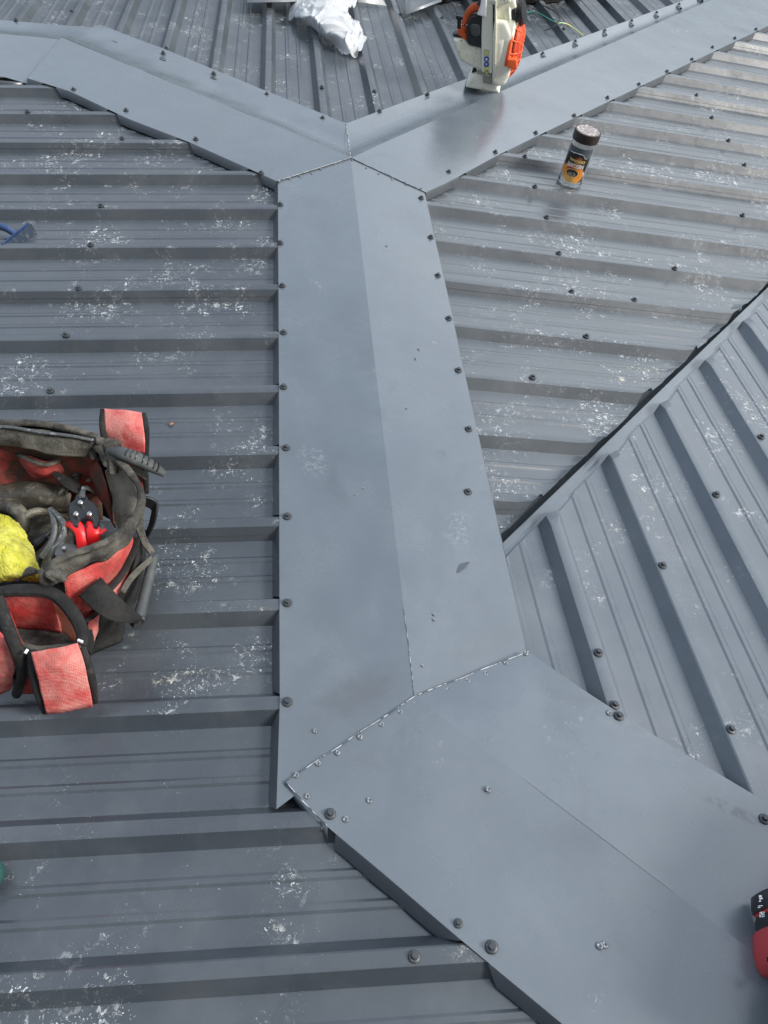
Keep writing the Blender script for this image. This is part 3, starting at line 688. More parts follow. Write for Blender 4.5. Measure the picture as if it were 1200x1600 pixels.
def wrap_text(name, body, size, zc, ac, mat, parent, rr=JR + .0009, stretch=1., upside=True):
    fc = bpy.data.curves.new(name, 'FONT'); fc.body = body; fc.size = size; fc.align_x = 'CENTER'; fc.align_y = 'CENTER'; fc.offset = size * .03; fc.extrude = 0
    to = bpy.data.objects.new(name + '_curve', fc); C.objects.link(to); dg = bpy.context.evaluated_depsgraph_get(); dg.update()
    me = bpy.data.meshes.new_from_object(to.evaluated_get(dg)); C.objects.unlink(to); bpy.data.objects.remove(to)
    bm = bmesh.new(); bm.from_mesh(me); bmesh.ops.triangulate(bm, faces=bm.faces); bmesh.ops.subdivide_edges(bm, edges=bm.edges, cuts=1)
    for v in bm.verts:
        x, y = v.co.x * stretch, v.co.y
        if upside: x, y = -x, -y
        v.co = front(ac + x / rr) * rr + Vector((0, 0, zc + y))
    bmesh.ops.recalc_face_normals(bm, faces=bm.faces)
    return link(name, bm, mat, parent, smooth=False)
wrap_text('label_lettering', 'NESCAFÉ', .0165, .0735, -.02, M['white'], labp, stretch=.78)
wrap_text('label_lettering', 'ORIGINAL', .0110, .0880, -.02, M['gold'], labp, stretch=1.0)
wrap_text('label_lettering', 'L', .016, .050, .88, M['white'], labp)

# ---- blower ---------------------------------------------------------------
fo = P(752, 149, 'T', 0); fo.z = avgz('TR', fo.x, fo.y) + ZC + .001
vb = Vector((fo.x - CAM.x, fo.y - CAM.y, 0)).normalized()
blower = thing('leaf_blower', 'stained cream and orange petrol leaf blower standing on its foot on the far ridge cap', 'leaf blower')
blower.matrix_world = basis(fo, Vector((vb.y, -vb.x, 0)), Vector((-.02, .06, 1)))
def BP(u, v): z = (150 - v) / 525; return ((u - 752 - 95 * z) / 470, z)
def BO(*pts): return [BP(u, v) for u, v in pts]
foot = prism('foot', BO((724, 149), (780, 151), (778, 145), (770, 133), (764, 127), (741, 125), (735, 130), (728, 142)), -.045, .075, M['cream'], blower, bev=.006)
prism('column', BO((753, 136), (753, 112), (768, 112), (768, 137)), -.052, -.01, M['beige'], blower, bev=.004)
prism('spine', BO((752, 118), (752, 60), (755, 10), (757, -25), (771, -25), (770, 20), (770, 70), (768, 118)), -.060, .07, M['cream'], blower, bev=.005)
# fan housing: a thick disc standing on edge, axis along local x
hz = BP(780, 82); 
def xlathe(name, prof, mat, parent, cx, cz, cy=0., seg=48, sy=1., sz=1., caps=True):
    """profile (radius, x) turned about a horizontal axis along x"""
    m4 = Matrix.Translation((cx, cy, cz)) @ Matrix.Diagonal((1, sy, sz, 1)) @ Matrix.Rotation(R(90), 4, 'Y')
    return lathe(name, prof, mat, parent, seg, m4, caps)
cxh, czh = BP(771, 80)
house = xlathe('fan_housing', [(.085, -.006), (.108, .0), (.118, .008), (.120, .026), (.117, .030), (.120, .034), (.120, .050), (.112, .056), (.100, .058)], M['cream'], blower, cxh, czh, .03, sz=1.05, sy=.8)
prism('fan_housing_front', BO((768, 134), (769, 60), (772, 36), (790, 34), (798, 52), (800, 86), (796, 118), (789, 133), (778, 138)), -.062, .02, M['cream'], blower, bev=.012, seg=4)
# housing neck going up to the handle
prism('handle_housing', BO((771, 60), (772, -30), (795, -30), (803, 8), (808, 22), (809, 38), (800, 70)), -.035, .06, M['cream'], blower, bev=.010, seg=4)
prism('handle_housing', BO((756, 10), (758, -30), (800, -30), (797, 6), (780, 14)), -.064, .05, M['cream2'], blower, bev=.008)
prism('seam_rib', BO((771.5, 128), (773, 40), (773.5, 5), (776, 5), (775.5, 40), (774, 128)), -.0700, -.03, M['cream2'], blower, bev=.001)
# orange grille: ribbed dome on the right
gx, gz = BP(793, 82); GR = .098
dome = xlathe('grille_backing', [(GR * .97, .0), (GR * .93, .018), (GR * .8, .034), (GR * .55, .042), (GR * .1, .044)], M['orangedk'], blower, gx, gz, .02, sz=1.0, sy=.85)
bm = bmesh.new()
def dome_pt(a, t, k=1.0):
    r = GR * math.cos(t) * k; x = .046 * math.sin(t) + .002
    return Vector((gx + x, .02 + r * math.sin(a) * .85, gz + r * math.cos(a)))
for k in range(16):                                                              # spokes
    a = 2 * math.pi * k / 16; tube_bm(bm, [dome_pt(a, t, 1.01) for t in (0, .3, .6, .9, 1.2)], .0032, seg=6, n=10)
for t in (.03, .36, .68, 1.0):                                                   # hoops
    tube_bm(bm, [dome_pt(2 * math.pi * k / 24, t, 1.015) for k in range(25)], .0036, seg=6, n=72, cap=False)
link('grille', bm, M['orange'], blower)
xlathe('grille_rim', [(GR * .98, -.006), (GR * 1.06, -.004), (GR * 1.07, .004), (GR * 1.0, .008)], M['orange'], blower, gx, gz, .02, sy=.85, caps=False)
prism('clip', BO((793, 87), (807, 86), (808, 101), (793, 100)), -.088, -.05, M['orange'], blower, bev=.002)
# black outlet at the upper right
ox, oz = BP(806, 28)
m4 = Matrix.Translation((ox - .01, -.005, oz)) @ Matrix.Rotation(R(72), 4, 'Y') @ Matrix.Rotation(R(10), 4, 'X')
lathe('outlet', [(.030, -.01), (.036, .0), (.036, .012), (.033, .014), (.033, .022), (.036, .024), (.036, .032), (.028, .034)], M['black'], blower, 32, m4)
lathe('outlet_ring', [(.040, -.022), (.043, -.018), (.043, -.006), (.038, -.002)], M['cream'], blower, 32, m4)
# fuel tank and cap
tank = prism('fuel_tank', BO((707, 74), (711, 90), (718, 106), (735, 113), (753, 118), (753, 79), (735, 79), (724, 72)), -.050, .06, M['cream2'], blower, bev=.009, seg=4)
tx, tz = BP(716, 71)
m4 = Matrix.Translation((tx, -.01, tz)) @ Matrix.Rotation(R(-14), 4, 'Y')
lathe('fuel_cap', [(.020, -.004), (.0225, .0), (.0225, .007), (.019, .009)], M['black'], tank, 28, m4)
prism('drain_screw', BO((734, 128), (736, 121), (741, 120), (742, 126)), -.02, -.005, M['black'], blower, bev=.001)
# engine cover
cover = prism('engine_cover', BO((730, 77), (729, 55), (732, 42), (737, 35), (744, 32), (759, 33), (757, 60), (754, 81), (735, 79)), -.056, .05, M['black'], blower, bev=.006, seg=4)
prism('cover_boss', BO((736, 60), (735, 50), (738, 45), (748, 45), (751, 51), (750, 60), (745, 64), (739, 64)), -.0595, -.05, M['rubber'], cover, bev=.003)
prism('cover_boss', BO((734, 76), (734, 66), (741, 66), (741, 76)), -.058, -.05, M['black'], cover, bev=.001)
# orange guard arching over the cover
def bz(u, v, y): x, z = BP(u, v); return Vector((x, y, z))
bm = bmesh.new(); tube_bm(bm, [bz(725, 72, -.03), bz(724, 62, -.03), bz(726, 48, -.03), bz(731, 35, -.03), bz(739, 26, -.03), bz(752, 22, -.03), bz(762, 24, -.03)], [.006, .0065, .007, .0085, .010, .010], seg=10, n=30, flat=1.5)
link('guard', bm, M['orange'], blower)
prism('guard_plate', BO((713, 66), (714, 60), (722, 59), (729, 66), (728, 76), (720, 70)), -.04, .02, M['orange'], blower, bev=.002)
prism('choke_knob', BO((711, 44), (713, 40), (722, 41), (723, 45), (719.5, 47), (719, 60), (713.5, 60), (714, 47)), -.030, -.018, M['black'], blower, bev=.0015)
prism('throttle_lever', BO((745, 17), (749, 8), (755, 6), (757, 14), (751, 19)), -.05, -.03, M['rubber'], blower, bev=.003)
prism('front_shroud', BO((746, 30), (751, 18), (757, -20), (763, -20), (760, 32)), -.066, -.02, M['white'], blower, bev=.004)
tube('handle_strut', [bz(749, 5, -.03), bz(750, -25, -.03)], .010, M['offlight'], blower)
# warning pictograms on the spine
st = prism('warning_sticker', BO((755.2, 122), (755.5, 81), (764.2, 81), (763.8, 122)), -.0608, -.0600, simple('sticker_grey', (.52, .52, .44), .5), blower, bev=0)
for v_, mt_, rr_ in ((86, 'yprint', .0055), (95.5, 'blue', .0085), (104, 'blue', .0085), (111, 'yprint', .0060)):
    x_, z_ = BP(759.8, v_); dd = disc_print('pictogram', x_, z_, rr_, -.0612, M[mt_], st)
for v_, w_ in ((95.5, .004), (103, .0028)):
    x_, z_ = BP(759.8, v_); disc_print('pictogram', x_, z_ - .001, w_, -.0616, M['white'], st, 6)
x_, z_ = BP(759.8, 117); tri = [(x_ - .009, z_ - .005), (x_ + .009, z_ - .005), (x_, z_ + .010)]
prism('pictogram', tri, -.0615, -.0609, M['black'], st, bev=0)
prism('pictogram', [(x_ - .0055, z_ - .003), (x_ + .0055, z_ - .003), (x_, z_ + .006)], -.0620, -.0614, M['yprint'], st, bev=0)

# ---- tool bag ---------------------------------------------------------------
bag = thing('tool_bag', 'open red canvas tool bag with dirty black binding and straps on the left slope', 'tool bag')
def row(*a): return [P(u, v, 'L', h) for u, v, h in a]
B_ = lambda name, rows, mat, **k: patch(name, rows, M[mat], bag, **k)
# floor, back, sides (outside)
B_('base', [row((-160, 760, .012), (0, 770, .012), (120, 800, .012), (210, 850, .012)), row((-160, 1060, .012), (0, 1060, .012), (90, 1040, .012), (190, 1000, .012))], 'webbing', thick=.01)
B_('back_panel', [row((-170, 668, .21), (0, 662, .215), (100, 674, .21), (172, 700, .20)), row((-160, 740, .08), (0, 745, .08), (110, 750, .08), (190, 770, .08)), row((-150, 780, .012), (0, 785, .012), (120, 790, .012), (215, 830, .012))], 'webbing', thick=.004)
B_('lining', [row((-60, 692, .195), (30, 694, .195), (90, 705, .19), (150, 718, .185)), row((-60, 740, .13), (30, 730, .13), (95, 742, .13), (152, 750, .13)), row((-60, 790, .05), (30, 790, .05), (95, 800, .05), (160, 810, .05))], 'redin', thick=.003, wob=.003)
B_('inner_pocket', [row((18, 703, .165), (50, 716, .168), (75, 722, .165), (103, 712, .165)), row((30, 722, .14), (55, 738, .145), (80, 740, .14), (105, 735, .14)), row((42, 742, .105), (60, 748, .11), (85, 748, .11), (106, 748, .11))], 'red', thick=.003, wob=.002)
tube('pocket_binding', row((0, 688, .19), (16, 702, .168), (48, 719, .170), (75, 726, .168), (95, 716, .168), (104, 706, .17)), .0045, M['dusty'], bag, flat=.6)
tube('pocket_binding', row((104, 706, .172), (106, 730, .14), (104, 752, .11)), .0042, M['dusty'], bag, flat=.6)
B_('rim_band', [row((-120, 664, .22), (0, 668, .225), (60, 672, .224), (110, 680, .222), (150, 692, .214)), row((-120, 682, .212), (0, 684, .214), (60, 690, .212), (110, 698, .21), (146, 702, .205)), row((-120, 698, .196), (0, 697, .198), (60, 706, .196), (105, 714, .194), (140, 716, .19))], 'dusty', thick=.004, wob=.0028)
tube('zipper', row((-80, 663, .226), (10, 667, .230), (60, 675, .229), (110, 681, .227), (146, 688, .222)), .0032, M['worksteel'], bag, flat=.6)
tube('rim_binding', row((-80, 658, .222), (10, 661, .228), (50, 661, .226), (100, 668, .222), (150, 682, .215)), .006, M['dusty'], bag, flat=.8)
B_('outer_pocket', [row((68, 674, .20), (85, 668, .205), (100, 667, .205), (118, 676, .20)), row((70, 684, .19), (85, 678, .19), (100, 678, .19), (118, 686, .19))], 'redin', thick=.003)
# torn corner where rim, grip and strap meet
for i in range(9):
    a = P(150 + random.uniform(-4, 16), 690 + random.uniform(-4, 14), 'L', .21 + random.uniform(-.004, .012)); b2 = P(168 + random.uniform(-6, 22), 722 + random.uniform(-6, 24), 'L', .18 + random.uniform(-.01, .02))
    mid = a.lerp(b2, .5) + Vector((random.uniform(-.01, .01), random.uniform(-.01, .01), random.uniform(0, .012)))
    tube('frayed_strap', [a, mid, b2], [.007, .010, .005], M['dusty'], bag, seg=8, n=10, flat=.45)
# mud-caked inner side flap on the right
B_('side_lining', [row((166, 738, .185), (178, 728, .19), (200, 742, .195), (214, 768, .19)), row((172, 765, .15), (186, 760, .17), (202, 775, .175), (216, 790, .17)), row((180, 805, .11), (187, 800, .14), (196, 808, .15), (206, 814, .15)), row((186, 830, .09), (188, 830, .12), (192, 828, .13), (196, 828, .135))], 'dust_flap', thick=.004, wob=.0035)
B_('side_lining', [row((120, 706, .16), (134, 700, .175), (150, 712, .185), (160, 735, .18)), row((126, 740, .12), (138, 738, .14), (150, 752, .15), (168, 770, .15)), row((134, 775, .07), (146, 770, .09), (158, 785, .11), (180, 825, .08))], 'redin', thick=.003, wob=.003)
tube('rim_binding', row((163, 700, .212), (182, 716, .212), (200, 735, .208), (217, 760, .202), (221, 785, .195), (212, 808, .188), (196, 828, .182)), [.006, .0075, .005, .0075, .005], M['dusty'], bag, n=36, flat=.7)
# front rim band
B_('rim_band', [row((60, 896, .20), (92, 876, .20), (130, 862, .198), (165, 848, .193), (200, 822, .188), (216, 800, .188)), row((68, 902, .196), (98, 886, .198), (134, 874, .197), (170, 858, .192), (204, 832, .187), (219, 808, .187)), row((72, 912, .180), (98, 902, .182), (134, 886, .182), (172, 870, .178), (206, 842, .174), (221, 815, .176))], 'dusty', thick=.004, wob=.0055)
tube('rim_binding', row((74, 884, .204), (105, 868, .204), (145, 855, .200), (180, 838, .194), (206, 812, .190)), .0055, M['dusty'], bag, n=30, flat=.7)
for i in range(6):
    a = P(62 + 3 * i, 893 + random.uniform(-8, 8), 'L', .2); b2 = P(100 + random.uniform(-10, 12), 900 + random.uniform(-8, 14), 'L', .19)
    tube('frayed_strap', [a, a.lerp(b2, .5) + Vector((0, 0, random.uniform(0, .012))), b2], [.005, .008, .004], M['dusty'], bag, seg=8, n=10, flat=.5)
# red outer panel below the rim
B_('front_panel', [row((100, 898, .178), (135, 888, .178), (172, 870, .175), (208, 836, .170)), row((105, 925, .150), (138, 912, .15), (174, 893, .145), (208, 858, .14)), row((112, 952, .11), (142, 938, .11), (176, 915, .105), (206, 880, .10)), row((125, 975, .04), (150, 965, .03), (185, 945, .03), (212, 915, .03))], 'red', thick=.003, wob=.0025)
B_('front_panel', [row((163, 925, .122), (175, 918, .124), (190, 898, .122), (203, 868, .13)), row((168, 940, .10), (180, 930, .10), (196, 912, .10), (208, 885, .10))], 'redflap', thick=.003)
tube('panel_binding', row((150, 934, .13), (172, 920, .132), (192, 896, .13), (207, 866, .14), (212, 840, .16)), .0055, M['webbing'], bag, flat=.5)
B_('side_panel', [row((212, 800, .17), (218, 840, .15), (200, 905, .11), (150, 960, .09)), row((222, 830, .09), (224, 870, .07), (205, 935, .05), (150, 985, .05)), row((222, 850, .012), (222, 890, .012), (205, 950, .012), (150, 1000, .012))], 'webbing', thick=.004)
# straps and the tubular grip on the right
B_('webbing_strap', [row((122, 932, .155), (150, 956, .150), (182, 972, .125), (214, 974, .10)), row((140, 917, .162), (164, 940, .156), (190, 958, .130), (218, 970, .105)), row((156, 903, .158), (176, 925, .152), (198, 945, .128), (222, 965, .105))], 'webbing', thick=.003, wob=.0012)
tube('grip', row((240, 872, .105), (232, 905, .100), (224, 938, .095), (216, 970, .095)), [.0085, .0085, .0085, .0095], M['rubber'], bag, n=20, seg=16)
tube('grip_end', row((213, 968, .092), (219, 973, .092)), .0125, M['black'], bag, n=4, seg=16)
B_('webbing_strap', [row((186, 922, .115), (200, 900, .12), (218, 884, .12), (236, 869, .115)), row((193, 928, .112), (206, 908, .115), (224, 892, .115), (240, 877, .112))], 'dusty', thick=.003)
B_('webbing_strap', [row((215, 800, .185), (214, 822, .17), (222, 850, .14), (234, 868, .12)), row((223, 796, .18), (224, 820, .165), (232, 846, .135), (242, 864, .115))], 'dusty', thick=.0035, wob=.002)
B_('strap_loop', [row((222, 776, .165), (236, 778, .16), (246, 786, .15), (244, 808, .13), (236, 830, .10), (228, 842, .08)), row((222, 786, .145), (230, 790, .14), (238, 797, .13), (236, 812, .11), (231, 826, .09), (225, 836, .07))], 'black', thick=.004, wob=.001)
# rear flap standing up behind
B_('rear_flap', [row((164, 639, .235), (182, 640, .238), (202, 643, .238), (222, 646, .234)), row((166, 668, .215), (184, 670, .217), (204, 675, .217), (225, 680, .213)), row((170, 695, .185), (186, 700, .185), (207, 705, .185), (227, 708, .185))], 'redflap', thick=.006, wob=.0018)
B_('rear_flap_lower', [row((175, 700, .165), (190, 712, .165), (207, 720, .165), (225, 728, .165)), row((190, 735, .13), (200, 745, .13), (214, 755, .13), (224, 765, .13))], 'redin', thick=.004)
tube('flap_binding', row((162, 640, .232), (160, 660, .222), (163, 683, .205), (170, 700, .19)), .0055, M['webbing'], bag, flat=.8)
tube('flap_binding', row((223, 646, .232), (228, 670, .218), (228, 700, .19), (227, 735, .16), (228, 770, .12)), .0055, M['webbing'], bag, flat=.8)
# rubber rear grip and its strap
gp = tube('grip', row((170, 704, .215), (190, 708, .222), (212, 716, .216), (236, 728, .200), (256, 740, .182)), [.006, .0115, .0125, .0115, .0065], M['rubber'], bag, n=30, seg=18, flat=.75)
bm = bmesh.new()
for k in range(7):
    t = .35 + k * .085; pp = catmull(row((170, 704, .215), (190, 708, .222), (212, 716, .216), (236, 728, .200), (256, 740, .182)), 40); q = pp[int(t * 40)]
    bmesh.ops.create_cone(bm, segments=20, radius1=.0105 - .004 * abs(t - .6), radius2=.0102 - .004 * abs(t - .6), depth=.0022, cap_ends=True, matrix=Matrix.Translation(q + Vector((0, 0, .0018))) @ (pp[int(t * 40) + 1] - pp[int(t * 40) - 1]).to_track_quat('Z', 'Y').to_matrix().to_4x4())
link('grip_ridges', bm, M['black'], gp)
B_('webbing_strap', [row((175, 716, .205), (195, 722, .20), (218, 733, .185), (232, 742, .17)), row((178, 726, .198), (196, 733, .195), (216, 742, .18), (228, 750, .165))], 'dusty', thick=.003, wob=.002)
# front pocket
PB = row((0, 925, .172), (30, 922, .175), (78, 926, .172), (108, 950, .165), (128, 985, .150), (126, 1008, .142), (90, 1012, .135), (60, 1014, .132), (38, 1008, .135), (22, 985, .148), (6, 950, .163), (0, 925, .172))
tube('pocket_binding', PB[:6], [.0085, .0095, .010, .0095, .008], M['webbing'], bag, n=36, flat=.85)
tube('pocket_binding', PB[5:9], [.004, .005, .005, .004], M['dusty'], bag, n=24, flat=.85)
tube('pocket_binding', row((-4, 935, .172), (6, 965, .165), (18, 995, .155), (30, 1025, .13), (34, 1055, .08), (26, 1084, .03)), [.0095, .0095, .0085, .0085], M['webbing'], bag, n=30, flat=.85)
B_('pocket_back', [row((2, 920, .168), (30, 926, .168), (58, 926, .168), (82, 928, .168)), row((10, 950, .13), (35, 955, .128), (62, 955, .128), (90, 955, .13)), row((25, 982, .08), (45, 985, .075), (70, 985, .075), (98, 988, .08))], 'red', thick=.003, wob=.002)
B_('pocket_side', [row((80, 930, .165), (98, 945, .16), (114, 968, .152), (124, 1000, .14)), row((90, 955, .135), (102, 968, .13), (112, 985, .125), (120, 1002, .12)), row((97, 985, .10), (104, 992, .10), (110, 1000, .10), (116, 1004, .10))], 'orangein', thick=.003, wob=.002)
B_('pocket_side', [row((4, 945, .16), (14, 968, .155), (24, 990, .145), (34, 1008, .135)), row((14, 955, .13), (22, 975, .12), (30, 992, .11), (38, 1006, .105))], 'red', thick=.003)
B_('pocket_floor', [row((20, 975, .07), (60, 980, .07), (110, 985, .07)), row((25, 1015, .07), (60, 1020, .07), (125, 1010, .07))], 'dusty', thick=.003, wob=.003)
B_('pocket_front', [row((34, 1010, .132), (62, 1016, .130), (92, 1014, .132), (128, 1006, .138)), row((38, 1045, .08), (62, 1050, .08), (95, 1045, .08), (130, 1030, .08)), row((30, 1083, .012), (55, 1083, .012), (95, 1070, .012), (134, 1040, .012))], 'red', thick=.003, wob=.002)
B_('pocket_outer_side', [row((128, 985, .148), (133, 1000, .140), (130, 1012, .135)), row((140, 985, .10), (142, 1000, .09), (138, 1020, .07)), row((146, 985, .012), (148, 1005, .012), (140, 1030, .012))], 'webbing', thick=.003)
B_('side_pocket', [row((136, 968, .115), (144, 966, .115), (153, 961, .11)), row((136, 990, .08), (144, 990, .08), (151, 985, .075)), row((136, 1014, .04), (140, 1014, .04), (144, 1008, .04))], 'redflap', thick=.003)
tube('panel_binding', row((134, 970, .122), (144, 964, .122), (155, 955, .118)), .004, M['webbing'], bag, flat=.7)
B_('left_panel', [row((-70, 960, .165), (-30, 975, .165), (0, 990, .162), (14, 1000, .155)), row((-70, 1020, .10), (-30, 1030, .10), (0, 1040, .10), (22, 1035, .10)), row((-70, 1085, .014), (-30, 1085, .014), (0, 1085, .014), (14, 1078, .02))], 'redflap', thick=.003, wob=.0025)
# front flap hanging towards the camera
B_('front_flap', [row((53, 1018, .147), (76, 1015, .150), (100, 1011, .150), (121, 1005, .147)), row((58, 1045, .132), (82, 1042, .137), (108, 1038, .137), (131, 1033, .132)), row((66, 1080, .095), (90, 1077, .098), (116, 1072, .098), (138, 1067, .095)), row((75, 1115, .052), (98, 1111, .054), (122, 1106, .054), (144, 1101, .052))], 'redflap', thick=.007, wob=.0012)
tube('flap_binding', row((49, 1016, .140), (53, 1050, .118), (61, 1082, .086), (72, 1112, .046)), [.006, .0075, .0075, .006], M['webbing'], bag, n=24, flat=.9)
tube('flap_binding', row((124, 1003, .140), (136, 1035, .120), (144, 1066, .088), (148, 1096, .046)), [.006, .0065, .0065, .006], M['webbing'], bag, n=24, flat=.9)
tube('frayed_strap', row((36, 1013, .135), (40, 1032, .115), (50, 1056, .08)), [.008, .008, .005], M['webbing'], bag)
for (a_, b_2) in (((39, 1021), (43, 1015)), ((122, 1000), (129, 1003))):
    tube('staple', row((*a_, .152), (*b_2, .152)), .0022, M['white'], bag, n=4, seg=6)

# ---- tools in the bag ---------------------------------------------------------------
glove = patch('work_glove', [row((-70, 806, .12), (-30, 800, .14), (4, 806, .14), (22, 818, .12)), row((-70, 830, .14), (-20, 830, .17), (14, 838, .165), (40, 842, .13)), row((-70, 862, .15), (-15, 866, .178), (26, 872, .17), (54, 874, .13)), row((-70, 890, .14), (-10, 896, .165), (32, 900, .16), (61, 896, .135)), row((-70, 905, .11), (-10, 908, .13), (30, 906, .135), (62, 903, .12))], M['yellow'], None, thick=.006, wob=.0045, wsc=30, nu=90, nv=80)
for v in glove.data.vertices: v.co += v.normal * (noise.noise(v.co * 420) * .0016 + noise.noise(v.co * 900) * .0010 + noise.noise(v.co * 60) * .003)
tag(glove, 'dirty yellow knitted glove stuffed into the left of the red bag', 'glove')
cuff = tube('glove_cuff', row((26, 906, .150), (36, 896, .158), (48, 892, .160), (59, 893, .152)), [.004, .008, .008, .004], M['dusty'], glove, flat=.6)
tb = thing('power_tool', 'dust-caked dark moulded tool lying deep in the red bag beneath the pliers', 'power tool')
patch('tool_housing', [row((-40, 745, .05), (10, 748, .07), (60, 746, .08), (105, 752, .06)), row((-40, 765, .09), (10, 765, .11), (60, 762, .12), (108, 768, .10)), row((-40, 785, .09), (10, 785, .10), (60, 784, .105), (108, 786, .09)), row((-40, 800, .06), (10, 800, .07), (60, 798, .08), (105, 800, .06))], M['caked'], tb, thick=.006, wob=.003)
patch('tool_body', [row((20, 790, .05), (50, 788, .06), (80, 790, .06), (112, 795, .05)), row((20, 830, .06), (50, 830, .08), (80, 830, .08), (115, 840, .06)), row((20, 880, .04), (50, 885, .06), (80, 885, .06), (110, 880, .05))], M['caked'], tb, thick=.006, wob=.002)
tube('tool_handle', row((-20, 790, .10), (12, 790, .11), (30, 800, .12), (36, 818, .11), (34, 838, .09)), [.012, .013, .011, .010], M['caked'], tb, n=24, seg=14)
tube('tool_handle', row((36, 812, .115), (46, 803, .118), (60, 799, .115), (78, 802, .10)), [.008, .007, .006], M['caked'], tb, n=20)
pl = thing('pliers', 'grey steel pliers with open V-shaped jaws in the red bag between glove and snips', 'pliers')
tube('jaw', row((77, 795, .155), (84, 812, .155), (86, 830, .150), (80, 850, .142), (66, 872, .13)), [.0035, .005, .0055, .007], M['worksteel'], pl, n=30, seg=8, flat=.8)
tube('jaw', row((79, 794, .156), (92, 808, .157), (101, 822, .155), (98, 840, .148), (84, 862, .136), (70, 886, .12)), [.0035, .0055, .006, .007, .008], M['worksteel'], pl, n=30, seg=8, flat=.8)
tube('handle', row((72, 862, .130), (66, 878, .115), (62, 900, .09)), .008, M['black'], pl, flat=.7)
sn = thing('tin_snips', 'tin snips with black head and bright red handles standing in the red bag', 'tin snips')
def plate3(name, pts, h, th, mat, parent):
    bm = bmesh.new(); a = [bm.verts.new(P(u, v, 'L', h)) for u, v in pts]; b = [bm.verts.new(P(u, v, 'L', h) + Vector((0, 0, -th))) for u, v in pts]; n = len(a)
    bm.faces.new(a); bm.faces.new(b[::-1])
    for k in range(n): bm.faces.new((a[k], b[k], b[(k + 1) % n], a[(k + 1) % n]))
    bmesh.ops.recalc_face_normals(bm, faces=bm.faces); bmesh.ops.bevel(bm, geom=bm.edges[:], offset=.0015, segments=2, affect='EDGES', clamp_overlap=True)
    return link(name, bm, mat, parent, ang=50)
hd = plate3('head', [(107, 792), (110, 784), (116, 781), (119, 772), (127, 769), (135, 773), (138, 781), (146, 785), (153, 796), (155, 812), (152, 824), (146, 824), (144, 812), (134, 809), (124, 812), (122, 824), (113, 822), (108, 808)], .168, .012, M['black'], sn)
plate3('blade', [(122, 776), (128, 758), (134, 760), (132, 778)], .172, .004, M['worksteel'], sn)
for u, v in ((119, 804), (140, 804), (126, 786)): lathe('bolt', [(.0042, -.003), (.0042, .003), (.003, .004)], M['steel'], hd, 14, Matrix.Translation(P(u, v, 'L', .172)))
tube('handle', row((98, 823, .150), (106, 819, .158), (117, 820, .162), (124, 829, .160), (127, 842, .152), (129, 858, .140), (130, 870, .13)), [.003, .006, .010, .0085, .008, .008, .008], M['redplastic'], sn, n=36, seg=12, flat=.55)
tube('handle', row((140, 816, .160), (145, 826, .160), (146, 838, .154), (148, 856, .135)), [.006, .0105, .010, .009], M['redplastic'], sn, n=24, seg=12, flat=.55)
tube('handle_hook', row((147, 832, .157), (156, 832, .157), (166, 827, .158)), [.008, .005, .0025], M['redplastic'], sn, n=12, flat=.5)
tube('head_neck', row((118, 812, .158), (121, 822, .158)), [.009, .007], M['black'], sn, n=6, flat=.5)
tube('head_neck', row((140, 812, .158), (142, 820, .158)), [.009, .007], M['black'], sn, n=6, flat=.5)
lathe('pivot', [(.0165, -.004), (.017, 0), (.013, .002)], M['worksteel'], sn, 24, Matrix.Translation(P(104, 862, 'L', .145)))
lathe('bolt', [(.0042, 0), (.0042, .004), (.003, .0055)], M['steel'], sn, 6, Matrix.Translation(P(101, 859, 'L', .148)))

tube('black_strap_end', row((84, 738, .15), (104, 752, .145), (122, 762, .135), (140, 768, .12)), [.004, .010, .012, .006], M['webbing'], bag, n=16, flat=.3)
for i in range(14):
    a = P(random.uniform(96, 150), random.uniform(742, 772), 'L', .13); q = a + Vector((random.uniform(-.02, .02), random.uniform(-.02, .02), random.uniform(-.01, .02)))
    tube('frayed_strap', [a, a.lerp(q, .5) + Vector((0, 0, .006)), q], [.002, .005, .002], M['dusty'], bag, seg=6, n=8, flat=.4)
sd2 = thing('screwdriver', 'small black screwdriver half hidden under the pliers in the red bag', 'screwdriver')
tube('handle', row((40, 866, .10), (58, 850, .11), (72, 838, .115)), [.007, .009, .006], M['black'], sd2, n=14, seg=10); tube('shaft', row((72, 838, .115), (92, 820, .12)), .0025, M['worksteel'], sd2, n=6, seg=8)
# ---- blue scraper ---------------------------------------------------------------
br = thing('scraper', 'blue-handled steel scraper lying on the left slope at the left edge', 'scraper')
p0 = P(7, 383, 'L', .024); p1 = P(49, 349, 'L', .024); d_ = (p1 - p0).normalized(); s_ = Vector((d_.y, -d_.x, 0)).normalized()
def slab(name, a, b, down, th, mat, parent):
    bm = bmesh.new(); d = (b - a).normalized(); nrm = d.cross(down).normalized() * th
    v = [bm.verts.new(q) for q in (a, b, b + down, a + down, a + nrm, b + nrm, b + down + nrm, a + down + nrm)]
    for f in ((0, 1, 2, 3), (7, 6, 5, 4), (0, 4, 5, 1), (1, 5, 6, 2), (2, 6, 7, 3), (3, 7, 4, 0)): bm.faces.new([v[i] for i in f])
    bmesh.ops.recalc_face_normals(bm, faces=bm.faces); bmesh.ops.bevel(bm, geom=bm.edges[:], offset=.0008, segments=2, affect='EDGES')
    return link(name, bm, mat, parent, ang=50)
slab('blade', p0, p1, s_ * .012 + Vector((0, 0, -.026)), .003, M['darkblade'], br)
slab('blade_back', p0 - s_ * .007 + Vector((0, 0, .001)), p1 - s_ * .007 + Vector((0, 0, .001)), Vector((0, 0, -.022)), .003, M['bluemetal'], br)
